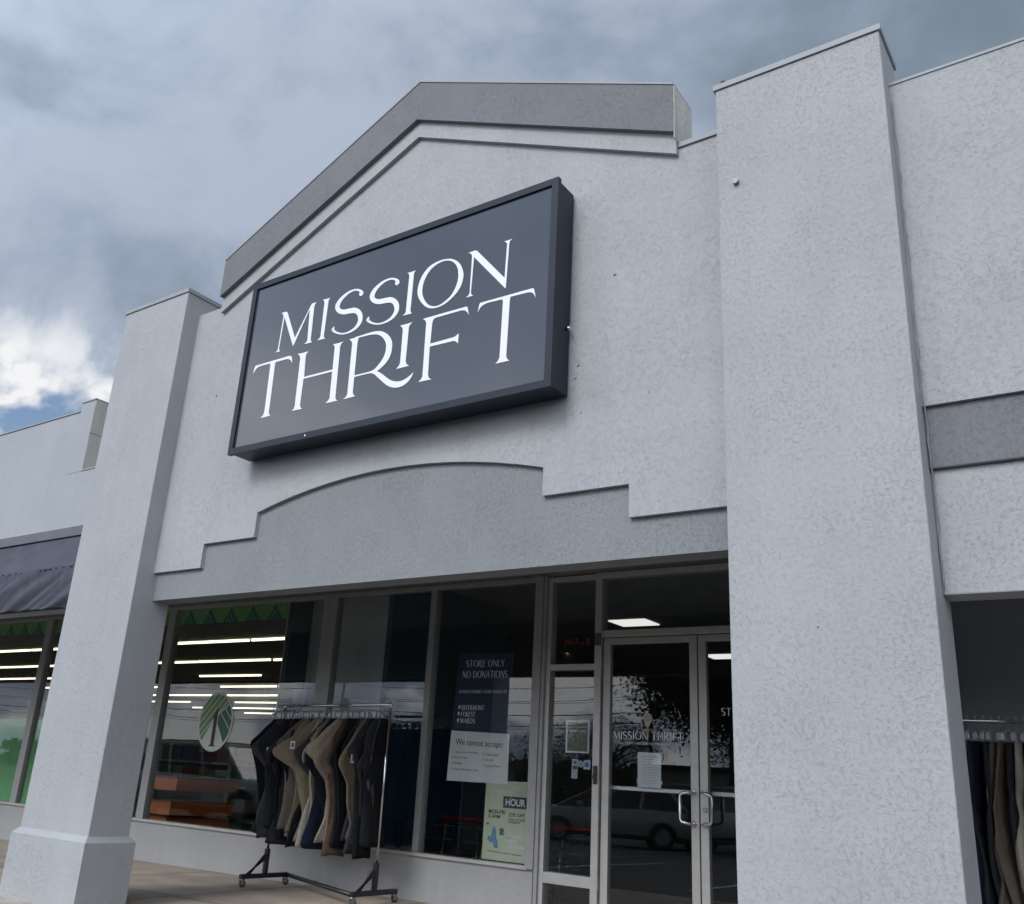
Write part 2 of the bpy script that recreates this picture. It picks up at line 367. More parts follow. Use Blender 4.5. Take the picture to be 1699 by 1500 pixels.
SIGN_LETTERS = [('M',[('p',[(-5.6244,4.0084),(-5.606,4.0192),(-5.597,4.0377),(-5.586,4.3397),(-5.5963,4.3563),(-5.6158,4.374),(-5.5591,4.3728),(-5.5408,4.3562),(-5.4086,4.0928),(-5.2607,4.3671),(-5.2484,4.3707),(-5.2036,4.3672),(-5.2199,4.3529),(-5.2264,4.3306),(-5.2161,4.0273),(-5.1995,4.0034),(-5.2844,4.0065),(-5.2615,4.0212),(-5.2545,4.0396),(-5.2754,4.3228),(-5.4118,4.0238),(-5.4209,4.0259),(-5.5727,4.3258),(-5.584,4.0347),(-5.5705,4.0058)])]),('I',[('p',[(-5.1342,4.3714),(-5.0793,4.3684),(-5.0483,4.367),(-5.0608,4.3567),(-5.067,4.3434),(-5.0697,4.0226),(-5.0524,4.0021),(-5.1389,4.0059),(-5.1147,4.0201),(-5.1077,4.0383),(-5.1106,4.3345),(-5.1175,4.3568)])]),('S',[('s',([(-4.7114,4.2919),(-4.7054,4.2923),(-4.6992,4.2931),(-4.6941,4.2952),(-4.6896,4.2992),(-4.6851,4.3071),(-4.6861,4.321),(-4.6956,4.3351),(-4.7084,4.3461),(-4.7229,4.3546),(-4.7391,4.3624),(-4.7584,4.3698),(-4.78,4.3746),(-4.8039,4.3761),(-4.8302,4.3752),(-4.8564,4.3712),(-4.8825,4.3631),(-4.9083,4.352),(-4.9306,4.3399),(-4.9482,4.3268),(-4.9622,4.3128),(-4.9724,4.2987),(-4.9788,4.2846),(-4.9811,4.2691),(-4.9779,4.2517),(-4.9686,4.2331),(-4.954,4.2152),(-4.9353,4.1994),(-4.9141,4.1871),(-4.8917,4.1781),(-4.8681,4.1713),(-4.8436,4.1675),(-4.8203,4.1657),(-4.7996,4.1634),(-4.7804,4.16),(-4.7638,4.1563),(-4.7532,4.1524),(-4.7452,4.1479),(-4.7371,4.142),(-4.7301,4.1356),(-4.7236,4.1274),(-4.7172,4.1164),(-4.7122,4.1042),(-4.7087,4.0917),(-4.7071,4.079),(-4.709,4.066),(-4.7157,4.0512),(-4.7267,4.036),(-4.7411,4.0234),(-4.7607,4.0139),(-4.7845,4.0069),(-4.8078,4.0028),(-4.8287,4.0017),(-4.8489,4.0035),(-4.8687,4.0075),(-4.8885,4.0139),(-4.9078,4.0224),(-4.9247,4.0314),(-4.939,4.0412),(-4.951,4.0515),(-4.9591,4.0594),(-4.9595,4.06),(-4.9576,4.0553),(-4.9583,4.0587),(-4.9601,4.0667),(-4.9617,4.077),(-4.9632,4.0876)],[(-4.7261,4.3031),(-4.7272,4.3088),(-4.7285,4.3143),(-4.7289,4.3197),(-4.7269,4.3251),(-4.7251,4.328),(-4.7241,4.3262),(-4.7229,4.3263),(-4.7248,4.3311),(-4.7313,4.3377),(-4.7429,4.3458),(-4.7578,4.3538),(-4.7751,4.3587),(-4.7958,4.3595),(-4.8189,4.3571),(-4.8413,4.3513),(-4.8633,4.3415),(-4.8849,4.3282),(-4.9027,4.3144),(-4.9153,4.3006),(-4.9243,4.2863),(-4.9299,4.2731),(-4.9323,4.2622),(-4.9319,4.2538),(-4.9296,4.2478),(-4.9256,4.2423),(-4.9197,4.2365),(-4.913,4.2315),(-4.904,4.2262),(-4.8913,4.2205),(-4.8769,4.2159),(-4.8595,4.2133),(-4.8379,4.212),(-4.8155,4.2103),(-4.7944,4.2083),(-4.7724,4.2056),(-4.7478,4.1985),(-4.7239,4.1858),(-4.7034,4.1699),(-4.6866,4.1518),(-4.6743,4.1323),(-4.6665,4.1128),(-4.6627,4.0945),(-4.6619,4.0772),(-4.6645,4.06),(-4.6721,4.0438),(-4.6848,4.0286),(-4.7016,4.0145),(-4.7218,4.0031),(-4.7462,3.9952),(-4.7733,3.9901),(-4.7992,3.9874),(-4.8226,3.9874),(-4.8451,3.9899),(-4.8669,3.9941),(-4.8889,4.0003),(-4.9105,4.0083),(-4.9302,4.017),(-4.9487,4.0268),(-4.9651,4.0374),(-4.9774,4.0468),(-4.9863,4.056),(-4.9892,4.0668),(-4.9869,4.0719),(-4.9817,4.0777),(-4.9741,4.0837),(-4.9665,4.0894)]))]),('S',[('s',([(-4.3416,4.2865),(-4.3355,4.2869),(-4.3294,4.2877),(-4.3242,4.2898),(-4.3198,4.2938),(-4.3153,4.3017),(-4.3162,4.3156),(-4.3257,4.3297),(-4.3386,4.3407),(-4.353,4.3492),(-4.3692,4.357),(-4.3886,4.3644),(-4.4102,4.3692),(-4.434,4.3707),(-4.4604,4.3698),(-4.4865,4.3658),(-4.5127,4.3577),(-4.5384,4.3466),(-4.5608,4.3345),(-4.5784,4.3214),(-4.5924,4.3074),(-4.6026,4.2933),(-4.609,4.2792),(-4.6112,4.2637),(-4.6081,4.2463),(-4.5988,4.2277),(-4.5841,4.2098),(-4.5654,4.194),(-4.5442,4.1817),(-4.5219,4.1727),(-4.4983,4.1659),(-4.4738,4.1621),(-4.4504,4.1603),(-4.4298,4.158),(-4.4106,4.1546),(-4.394,4.1509),(-4.3834,4.147),(-4.3753,4.1425),(-4.3672,4.1366),(-4.3603,4.1302),(-4.3538,4.122),(-4.3474,4.111),(-4.3424,4.0988),(-4.3389,4.0863),(-4.3372,4.0736),(-4.3392,4.0606),(-4.3459,4.0458),(-4.3568,4.0306),(-4.3712,4.018),(-4.3908,4.0085),(-4.4146,4.0015),(-4.438,3.9974),(-4.4588,3.9963),(-4.4791,3.9981),(-4.4988,4.0021),(-4.5186,4.0085),(-4.538,4.017),(-4.5548,4.026),(-4.5692,4.0358),(-4.5811,4.0461),(-4.5892,4.054),(-4.5897,4.0546),(-4.5878,4.0499),(-4.5884,4.0533),(-4.5902,4.0613),(-4.5919,4.0716),(-4.5933,4.0822)],[(-4.3562,4.2977),(-4.3574,4.3034),(-4.3587,4.3089),(-4.359,4.3143),(-4.357,4.3197),(-4.3552,4.3226),(-4.3543,4.3208),(-4.353,4.3209),(-4.355,4.3257),(-4.3614,4.3323),(-4.373,4.3404),(-4.388,4.3484),(-4.4053,4.3533),(-4.426,4.3541),(-4.449,4.3517),(-4.4715,4.3459),(-4.4934,4.3361),(-4.5151,4.3228),(-4.5328,4.309),(-4.5455,4.2952),(-4.5544,4.2809),(-4.5601,4.2677),(-4.5624,4.2568),(-4.562,4.2484),(-4.5597,4.2424),(-4.5558,4.2369),(-4.5498,4.2311),(-4.5432,4.2261),(-4.5342,4.2208),(-4.5214,4.2151),(-4.507,4.2105),(-4.4896,4.2079),(-4.468,4.2066),(-4.4457,4.2049),(-4.4246,4.2029),(-4.4026,4.2002),(-4.378,4.1931),(-4.3541,4.1804),(-4.3336,4.1645),(-4.3168,4.1464),(-4.3044,4.1269),(-4.2966,4.1074),(-4.2928,4.0891),(-4.292,4.0718),(-4.2947,4.0546),(-4.3023,4.0384),(-4.3149,4.0232),(-4.3317,4.0091),(-4.352,3.9977),(-4.3764,3.9898),(-4.4034,3.9847),(-4.4293,3.982),(-4.4528,3.982),(-4.4753,3.9845),(-4.497,3.9887),(-4.519,3.9949),(-4.5406,4.0029),(-4.5604,4.0116),(-4.5788,4.0214),(-4.5952,4.032),(-4.6076,4.0414),(-4.6165,4.0506),(-4.6194,4.0614),(-4.6171,4.0665),(-4.6119,4.0723),(-4.6043,4.0783),(-4.5966,4.084)]))]),('I',[('p',[(-4.24,4.3642),(-4.1961,4.3632),(-4.1598,4.3636),(-4.173,4.3514),(-4.1761,4.333),(-4.1768,4.0238),(-4.1599,3.9996),(-4.25,4.002),(-4.2263,4.0166),(-4.2209,4.032),(-4.2204,4.3328),(-4.2253,4.3503)])]),('O',[('s',([(-3.8324,4.3673),(-3.8127,4.3566),(-3.793,4.346),(-3.7748,4.3332),(-3.7581,4.3174),(-3.7429,4.2993),(-3.7296,4.2796),(-3.7182,4.257),(-3.7088,4.2327),(-3.7024,4.2101),(-3.6997,4.1907),(-3.7001,4.1729),(-3.7025,4.1551),(-3.7067,4.1361),(-3.713,4.1172),(-3.7212,4.0994),(-3.731,4.0836),(-3.7427,4.0691),(-3.7574,4.0547),(-3.7765,4.0392),(-3.7985,4.0239),(-3.8208,4.011),(-3.8425,4.0011),(-3.8644,3.9937),(-3.8866,3.9888),(-3.9097,3.9866),(-3.9331,3.987),(-3.9553,3.9895),(-3.9754,3.9937),(-3.9943,4.0),(-4.0128,4.0093),(-4.0315,4.0228),(-4.0498,4.0393),(-4.0668,4.0574),(-4.0825,4.0767),(-4.097,4.0974),(-4.1085,4.1182),(-4.1166,4.1382),(-4.1218,4.1582),(-4.1242,4.1789),(-4.1237,4.2009),(-4.1204,4.2236),(-4.1149,4.2457),(-4.1074,4.2671),(-4.0978,4.2879),(-4.0856,4.3072),(-4.0706,4.3254),(-4.053,4.3421),(-4.0336,4.3558),(-4.0121,4.3656),(-3.9887,4.3723),(-3.9652,4.377),(-3.9419,4.3799),(-3.9184,4.3807),(-3.8957,4.3798),(-3.8741,4.3767),(-3.8532,4.372),(-3.8324,4.3673)],[(-3.8451,4.356),(-3.8304,4.3478),(-3.8157,4.3396),(-3.8016,4.3287),(-3.7876,4.3138),(-3.7741,4.2962),(-3.7632,4.277),(-3.7556,4.2555),(-3.7505,4.2324),(-3.7474,4.2107),(-3.7461,4.1916),(-3.7468,4.1739),(-3.7494,4.156),(-3.7538,4.1373),(-3.76,4.1184),(-3.7681,4.1001),(-3.778,4.0821),(-3.7898,4.0645),(-3.804,4.049),(-3.8221,4.0359),(-3.8426,4.0248),(-3.8619,4.0157),(-3.8781,4.0086),(-3.8931,4.0034),(-3.9083,4.0005),(-3.9245,4.0001),(-3.941,4.0021),(-3.9569,4.0059),(-3.972,4.0112),(-3.9866,4.0184),(-4.0007,4.0277),(-4.0144,4.0394),(-4.0276,4.0532),(-4.0398,4.0688),(-4.0515,4.0869),(-4.0622,4.1067),(-4.0704,4.1267),(-4.0755,4.1461),(-4.0781,4.1656),(-4.0786,4.1853),(-4.0775,4.2052),(-4.0743,4.2253),(-4.0685,4.2454),(-4.0597,4.2663),(-4.0484,4.2872),(-4.0357,4.3056),(-4.0217,4.3205),(-4.0063,4.3328),(-3.99,4.3431),(-3.9723,4.3513),(-3.9537,4.3576),(-3.9358,4.362),(-3.919,4.3645),(-3.9028,4.3652),(-3.8873,4.3647),(-3.8728,4.3626),(-3.8589,4.3593),(-3.8451,4.356)]))]),('N',[('p',[(-3.6698,4.3671),(-3.6101,4.3694),(-3.5916,4.3607),(-3.3351,4.0664),(-3.33,4.3366),(-3.3372,4.3509),(-3.3552,4.3656),(-3.319,4.3634),(-3.2878,4.367),(-3.3058,4.3532),(-3.3122,4.3341),(-3.3197,3.9888),(-3.3242,3.9813),(-3.6159,4.3169),(-3.6213,4.0239),(-3.6114,4.0062),(-3.5958,3.9979),(-3.6631,3.998),(-3.6412,4.0113),(-3.6324,4.0239),(-3.6331,4.3251),(-3.6403,4.3489)])]),('T',[('p',[(-5.8444,3.9361),(-5.447,3.9375),(-5.4197,3.9301),(-5.4065,3.9005),(-5.3967,3.8603),(-5.4166,3.8893),(-5.4414,3.9068),(-5.4688,3.9142),(-5.5964,3.9152),(-5.6057,3.9037),(-5.5951,3.4637),(-5.5839,3.4422),(-5.5691,3.433),(-5.6876,3.4327),(-5.6607,3.4527),(-5.6512,3.4804),(-5.662,3.9091),(-5.6681,3.9172),(-5.795,3.9186),(-5.8293,3.9075),(-5.8482,3.8874),(-5.8651,3.8581),(-5.8593,3.9104),(-5.8519,3.9281)])]),('H',[('p',[(-5.3488,3.933),(-5.2782,3.9285),(-5.2221,3.9304),(-5.2419,3.9137),(-5.2483,3.892),(-5.2355,3.7059),(-4.9228,3.7046),(-4.9288,3.8983),(-4.9358,3.9129),(-4.9557,3.9272),(-4.8912,3.9252),(-4.8383,3.9278),(-4.8613,3.9119),(-4.8702,3.8913),(-4.8547,3.4527),(-4.8442,3.4352),(-4.827,3.4246),(-4.9568,3.4255),(-4.9282,3.445),(-4.9166,3.4614),(-4.9241,3.6871),(-5.2392,3.6892),(-5.2382,3.4593),(-5.2262,3.438),(-5.2059,3.4261),(-5.3289,3.4295),(-5.3062,3.4432),(-5.2979,3.4672),(-5.3095,3.889),(-5.3226,3.9152)])]),('R',[('p',[(-4.7783,3.9302),(-4.7236,3.9302),(-4.6762,3.9241),(-4.6847,3.9019),(-4.6866,3.8769),(-4.6763,3.4634),(-4.6654,3.4399),(-4.6444,3.4255),(-4.7723,3.4237),(-4.7415,3.4393),(-4.7318,3.4619),(-4.7418,3.8833),(-4.7516,3.9079)]),('s',([(-4.7128,3.9221),(-4.6865,3.9215),(-4.6602,3.9209),(-4.6348,3.9203),(-4.6109,3.9198),(-4.5881,3.9193),(-4.5655,3.9177),(-4.5422,3.9151),(-4.519,3.9115),(-4.4981,3.9065),(-4.4803,3.9001),(-4.4652,3.8927),(-4.4521,3.8843),(-4.4392,3.8743),(-4.4269,3.8629),(-4.4163,3.8512),(-4.4068,3.8389),(-4.3984,3.8259),(-4.392,3.8135),(-4.3876,3.8012),(-4.3845,3.7874),(-4.3828,3.7715),(-4.3826,3.7533),(-4.3841,3.7343),(-4.3876,3.7169),(-4.394,3.701),(-4.4029,3.6855),(-4.4128,3.6712),(-4.4235,3.6583),(-4.4354,3.6464),(-4.4476,3.6355),(-4.4591,3.6255),(-4.4701,3.617),(-4.4818,3.6105),(-4.495,3.6061),(-4.5103,3.6035),(-4.5282,3.6019),(-4.5484,3.6014),(-4.5707,3.602),(-4.5954,3.6026),(-4.6231,3.6029),(-4.6531,3.6032),(-4.6831,3.6036)],[(-4.7183,3.9345),(-4.6923,3.9347),(-4.6664,3.9349),(-4.6416,3.9353),(-4.6185,3.9364),(-4.5961,3.9376),(-4.5735,3.9381),(-4.5498,3.9377),(-4.5259,3.9365),(-4.5029,3.9341),(-4.4817,3.9306),(-4.4608,3.9256),(-4.4392,3.9173),(-4.4173,3.9056),(-4.3961,3.8912),(-4.3767,3.8746),(-4.3596,3.8561),(-4.3447,3.8358),(-4.3332,3.8145),(-4.3261,3.7934),(-4.323,3.7732),(-4.3225,3.7533),(-4.3237,3.7322),(-4.3272,3.7101),(-4.3337,3.689),(-4.3435,3.67),(-4.3558,3.6531),(-4.3695,3.6383),(-4.3847,3.6256),(-4.401,3.6151),(-4.417,3.6064),(-4.4324,3.5988),(-4.4483,3.5925),(-4.4656,3.588),(-4.484,3.5864),(-4.5025,3.5869),(-4.522,3.5876),(-4.5431,3.5882),(-4.5656,3.589),(-4.5901,3.5895),(-4.6175,3.5896),(-4.6471,3.5893),(-4.6769,3.5891)])),('s',([(-4.5285,3.593),(-4.5082,3.5855),(-4.489,3.5783),(-4.474,3.5704),(-4.4629,3.5616),(-4.4513,3.5509),(-4.4373,3.5382),(-4.4206,3.5236),(-4.4019,3.507),(-4.3826,3.4906),(-4.3641,3.475),(-4.3443,3.459),(-4.3217,3.4439),(-4.2975,3.4316),(-4.2733,3.4221),(-4.2492,3.4157),(-4.2258,3.4129),(-4.2036,3.4133),(-4.1831,3.4163),(-4.1644,3.4222),(-4.1481,3.4302),(-4.1344,3.4389),(-4.1231,3.4482),(-4.114,3.4583),(-4.1063,3.4688),(-4.0997,3.4798),(-4.0944,3.4912),(-4.0891,3.5025)],[(-4.5294,3.5981),(-4.5108,3.599),(-4.4911,3.5997),(-4.4694,3.5967),(-4.4477,3.5886),(-4.4285,3.5781),(-4.4098,3.5662),(-4.3897,3.5515),(-4.3698,3.5354),(-4.3507,3.5204),(-4.3323,3.5064),(-4.3155,3.494),(-4.3006,3.4847),(-4.2853,3.4774),(-4.2691,3.4711),(-4.2535,3.4663),(-4.2379,3.4626),(-4.2216,3.4602),(-4.206,3.4593),(-4.1907,3.4606),(-4.1751,3.464),(-4.1603,3.4681),(-4.1473,3.4725),(-4.1355,3.4778),(-4.1239,3.4837),(-4.1129,3.4901),(-4.1023,3.4972),(-4.0916,3.5043)]))]),('I',[('p',[(-4.2635,3.9234),(-4.2071,3.9219),(-4.1452,3.9232),(-4.1693,3.9033),(-4.176,3.8865),(-4.1759,3.6137),(-4.1659,3.5876),(-4.1391,3.567),(-4.2628,3.5678),(-4.24,3.5857),(-4.2282,3.6071),(-4.2324,3.8787),(-4.2408,3.9023)])]),('F',[('p',[(-4.0461,3.9248),(-3.6539,3.9241),(-3.6423,3.9181),(-3.6239,3.8514),(-3.6402,3.8762),(-3.6615,3.8964),(-3.695,3.905),(-3.93,3.9048),(-3.9492,3.8915),(-3.9542,3.8655),(-3.9565,3.7026),(-3.7555,3.7045),(-3.7328,3.7079),(-3.7027,3.7242),(-3.7032,3.6457),(-3.7227,3.6676),(-3.7497,3.6757),(-3.9543,3.6802),(-3.9583,3.6722),(-3.9519,3.454),(-3.943,3.4319),(-3.9164,3.4149),(-4.0365,3.418),(-4.0144,3.435),(-4.0026,3.4529),(-4.0111,3.8826),(-4.0219,3.9066)])]),('T',[('p',[(-3.5309,3.9218),(-3.1018,3.9195),(-3.0866,3.9125),(-3.0683,3.8395),(-3.0814,3.8656),(-3.1002,3.8877),(-3.1305,3.8971),(-3.2728,3.9016),(-3.2799,3.8874),(-3.2837,3.4546),(-3.2744,3.4305),(-3.2538,3.4161),(-3.3684,3.4169),(-3.35,3.4333),(-3.3381,3.4556),(-3.3366,3.888),(-3.3466,3.9005),(-3.4692,3.9055),(-3.5068,3.8978),(-3.528,3.8828),(-3.5483,3.8541),(-3.5415,3.8922),(-3.5368,3.9145)])])]

# ------------------------------------------------------------ setting: ground, walkway, parking lot
G = 2.7378                       # plane of the shop windows at the back of the arcade
def wz(x): return -0.345+0.0105*(max(min(x, -2), -12)+7)     # walkway level, rising slightly to the right
ASPH = mat('asphalt', (0.055, 0.056, 0.058), 0.9, 0, 0.25, 1.2, 0.004, 130)
CONC = mat('tan concrete', (0.44, 0.375, 0.315), 0.85, 0, 0.22, 2.2, 0.0012, 90)
KERB = mat('kerb concrete', (0.34, 0.33, 0.31), 0.85, 0, 0.15, 3, 0.001, 90)
EARTH = mat('far ground', (0.10, 0.105, 0.08), 0.95, 0, 0.3, 0.1)
b = MB(); b.quad((-900, -900, -1.6), (900, -900, -1.6), (900, 900, -1.6), (-900, 900, -1.6))
tag(b.build('ground', EARTH), kind='structure')
b = MB(); prof = [(-0.92, -0.49), (-6, -0.50), (-10, -0.58), (-16, -0.72), (-26, -0.88), (-60, -1.0), (-140, -1.2)]
for i in range(len(prof)-1):
    (ya, za), (yb, zb) = prof[i], prof[i+1]
    b.quad((-110, yb, zb), (60, yb, zb), (60, ya, za), (-110, ya, za))
tag(b.build('parking_lot', ASPH), kind='structure')
def lotz(y):
    for i in range(len(prof)-1):
        (ya, za), (yb, zb) = prof[i], prof[i+1]
        if yb <= y <= ya: return za+(zb-za)*(y-ya)/(yb-ya)
    return -1.2
LINE = mat('white road paint', (0.62, 0.62, 0.60), 0.7, 0, 0.2, 8)
b = MB()
for k in range(-13, 10):
    x = k*2.9
    for (ya, yb) in ((-3.0, -5.9), (-5.9, -8.6), (-13.2, -15.9), (-15.9, -18.6)):
        b.quad((x-.05+(ya-yb)*.0, yb, lotz(yb)+.008), (x+.05, yb, lotz(yb)+.008), (x+.05, ya, lotz(ya)+.008), (x-.05, ya, lotz(ya)+.008))
tag(b.build('parking_lines', LINE), kind='structure')
b = MB(); xs = [-34, -12, -10, -8, -6, -4, -2, 7]
for i in range(len(xs)-1):
    x0, x1 = xs[i], xs[i+1]
    for (ya, yb, da, db) in ((-0.78, G+.1, -0.030, 0.0),):
        b.quad((x0, ya, wz(x0)+da), (x1, ya, wz(x1)+da), (x1, yb, wz(x1)+db), (x0, yb, wz(x0)+db))
tag(b.build('walkway', CONC), kind='structure')
JOINT = mat('dark joint', (.11, .09, .075), .95)
b = MB()
for x in (-13.4, -11.9, -10.4, -8.9, -7.4, -5.9, -4.4, -2.9): b.quad((x-.006, -.78, wz(x)-.026), (x+.006, -.78, wz(x)-.026), (x+.006, G-.06, wz(x)+.004), (x-.006, G-.06, wz(x)+.004))
for i in range(len(xs)-1):
    b.quad((xs[i], .95, wz(xs[i])-.010), (xs[i+1], .95, wz(xs[i+1])-.010), (xs[i+1], .962, wz(xs[i+1])-.010), (xs[i], .962, wz(xs[i])-.010))
tag(b.build('walkway_joints', JOINT), kind='structure')
b = MB()
b.box(-34, 7, -0.92, -0.78, -0.75, -0.385, 0.012)
tag(b.build('kerb', KERB), kind='structure')

# ------------------------------------------------------------ the shop building
SB = empty('store_building', 'light grey stucco shopfront with a gabled parapet, two pillars and an arcade of dark windows', 'building', (-4.45, 0, -0.36))
XL0, XL, XR0, XR = -8.078, -7.091, -1.811, -0.815
TW = 0.178                                     # thickness of the front wall
arcp = []
for i in range(15):
    x = -5.838+(-3.103+5.838)*i/14
    u_ = (x+4.47)/1.368
    arcp.append((x, 2.900-0.185*u_*u_))
step = [(XL, 2.302), (-6.46, 2.302), (-6.46, 2.508), (-5.838, 2.508)]+arcp+[(-3.103, 2.52), (-2.484, 2.52), (-2.484, 2.308), (XR0, 2.308)]
gl, ga, gr = (-6.715, 5.285), (-4.448, 6.362), (-2.138, 5.300)
top = [(XR0, 4.83), (-2.138, 4.83), gr, ga, gl, (-6.715, 4.83), (XL, 4.83)]
prism('wall', step+top, -0.035, TW, WALL, SB)
prism('arch_panel', [(XL, 2.063), (XR0, 2.063)]+step[::-1], 0.0, TW-.003, PANEL, SB)
d1, d2 = 0.383, 0.533
bo = lambda d: [(gl[0]+.0, gl[1]-d), (ga[0], ga[1]-d), (gr[0], gr[1]-d)]
gb = prism('gable_band', [gl, ga, gr]+bo(d1)[::-1], -0.115, -0.037, BAND, SB)
prism('gable_moulding', bo(d1)+bo(d2)[::-1], -0.072, -0.037, WALL, SB)
b = MB()
for (p, q) in ((gl, ga), (ga, gr)):
    b.prism([p, q, (q[0], q[1]+.014), (p[0], p[1]+.014)], -0.122, TW+.01)
b.build('gable_coping', COPING, SB)
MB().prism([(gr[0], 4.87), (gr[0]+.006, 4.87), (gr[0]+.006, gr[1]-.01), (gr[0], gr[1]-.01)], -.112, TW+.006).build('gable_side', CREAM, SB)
for (x0, x1) in ((-2.135, XR0),):
    box('coping', x0, x1, -0.05, TW+.02, 4.832, 4.868, COPING, SB)
def pilaster(x0, x1, ztop, zb):
    b = MB(); b.box(x0, x1, -0.199, TW+.002, -0.45, ztop)
    p = b.build('pillar', WALL, SB)
    c = MB(); c.box(x0-.012, x1+.012, -0.211, TW+.012, ztop, ztop+.038)
    c.build('coping', COPING, p)
    if zb:
        c = MB(); e = 0.045
        lo = [(x0-e, -0.199-e), (x1+e, -0.199-e), (x1+e, TW+e), (x0-e, TW+e)]; hi = [(x0-.002, -0.201), (x1+.002, -0.201), (x1+.002, TW+.004), (x0-.002, TW+.004)]
        bmm = bmesh.new()
        L0 = [bmm.verts.new((a, y, -0.46)) for a, y in lo]; L1 = [bmm.verts.new((a, y, zb-.045)) for a, y in lo]; L2 = [bmm.verts.new((a, y, zb)) for a, y in hi]
        for A, B_ in ((L0, L1), (L1, L2)):
            for k in range(4): bmm.faces.new((A[k], A[(k+1) % 4], B_[(k+1) % 4], B_[k]))
        bmm.faces.new(L2)
        c.add(bmm); c.build('base', WALL, p)
    return p
PL = pilaster(XL0, XL, 5.012, 0.155)
PR = pilaster(XR0, XR, 5.035, 0.12)
# bolt and little roof stub on the right pillar
b = MB(); b.cyl((-1.692, -0.20, 4.299), (-1.692, -0.225, 4.299), 0.018, 10); b.build('bolt', mat('weathered steel', (.28, .28, .28), .5, .6), PR)
b = MB(); b.cyl((-1.775, -0.15, 5.08), (-1.775, -0.15, 5.125), 0.02, 10); b.build('roof_stub', BLACKM, PR)
b = MB(); b.cyl((-0.84, -0.13, 5.08), (-0.84, -0.13, 5.11), 0.016, 8); b.build('roof_stub', COPING, PR)
# right bay
b = MB(); b.box(XR, 7, 0.0, TW, 1.744, 2.380); b.build('bay_lintel', WALL, SB)
b = MB(); b.box(XR, 7, -0.03, TW-.002, 2.380, 2.712); b.build('bay_band', BAND, SB)
b = MB(); b.box(XR, 7, -0.055, TW, 2.712, 4.735); b.build('wall', WALL, SB)
b = MB(); b.box(XR, 7, -0.062, TW+.01, 4.735, 4.752); b.build('coping', COPING, SB)
b = MB(); b.box(4.2, 5.2, -0.199, TW+.002, -0.45, 5.0); b.build('pillar', WALL, SB)
# ragged sealant down the corner between pillar and bay wall
b = MB(); rnd = random.Random(3)
pts = []
for i in range(46):
    z = 1.76+i*(4.62-1.76)/45
    pts.append((XR+.010+rnd.uniform(-.004, .007), (-0.062 if z > 2.712 else (-0.036 if z > 2.38 else -0.006))+rnd.uniform(-.003, .002), z))
b.tube(pts, [rnd.uniform(.002, .005) for _ in pts], 5)
b.build('sealant', mat('grey sealant', (.30, .305, .32), .6, 0, .2, 20), SB)

# arcade ceiling, roof, walls behind
box('arcade_ceiling', -34, 7, TW-.01, G+.02, 2.735, 2.80, CEIL, SB)
b = MB(); b.box(-34, 7, .1, 31, 3.06, 3.2); b.build('roof', mat('roof membrane', (.3, .3, .3), .9), SB)
box('header_wall', -34, 7, G-.02, G+.12, 2.668, 3.06, DFRAME, SB)
# storefront
WB = empty('dummy', None, None); bpy.data.objects.remove(WB)
def window(x0, x1, z0, z1, fm, parent, mull=(), rails=(), fw=0.05, name='window_frame', panes=True, depth=.10, left=None, right=None):
    """frame with mullions; panes become its children.  mull: (x0,x1) pairs; rails: (z0,z1)"""
    b = MB(); y0, y1 = G-depth/2, G+depth/2
    l = fw if left is None else left; r_ = fw if right is None else right
    if l: b.box(x0, x0+l, y0, y1, z0, z1, .003)
    if r_: b.box(x1-r_, x1, y0, y1, z0, z1, .003)
    b.box(x0+l, x1-r_, y0+.002, y1-.002, z1-.045, z1, .003)
    b.box(x0+l, x1-r_, y0+.002, y1-.002, z0, z0+.035, .003)
    for (a, c) in mull: b.box(a, c, y0, y1, z0+.035, z1-.045, .003)
    edges = [x0+l]+[v for m_ in mull for v in m_]+[x1-r_]
    for (a, c) in rails: b.box(x0+l, x1-r_, y0+.002, y1-.002, a, c, .003)
    zs = [z0+.035]+[v for m_ in rails for v in m_]+[z1-.045]
    f = b.build(name, fm, parent)
    for i in range(0, len(edges), 2):
        for k in range(0, len(zs), 2):
            MB().box(edges[i], edges[i+1], G-.004, G+.004, zs[k], zs[k+1]).build('pane', GLASS, f)
    return f
window(-34, -13.39, 0.045, 2.67, DFRAME, SB, mull=((-19.3, -19.14), (-16.35, -16.19)), left=.1, right=.0)
window(-13.39, -7.60, 0.045, 2.67, DFRAME, SB, mull=((-10.50, -10.36),), left=.15, right=.09, name='window_frame')
window(-7.60, -4.74, 0.045, 2.67, DFRAME, SB, mull=((-6.137, -6.064),), left=.12, right=.09, name='window_frame')
b = MB(); b.box(-4.826, -4.738, G-.09, G+.06, 0.06, 2.668, .003); b.box(-4.738, -4.700, G-.075, G+.06, -0.30, 2.668, .003); b.build('post', DFRAME, SB)
# light sill along the window foot and the painted stem wall
b = MB(); b.box(-34, -4.80, G-.085, G+.02, 0.052, 0.082, .004); b.build('sill', mat('pale sill', (.46, .46, .44), .5, .1, .08, 8), SB)
b = MB(); b.box(-34, -4.76, G-.05, G+.10, -0.45, 0.050); b.build('stem_wall', STEM, SB)
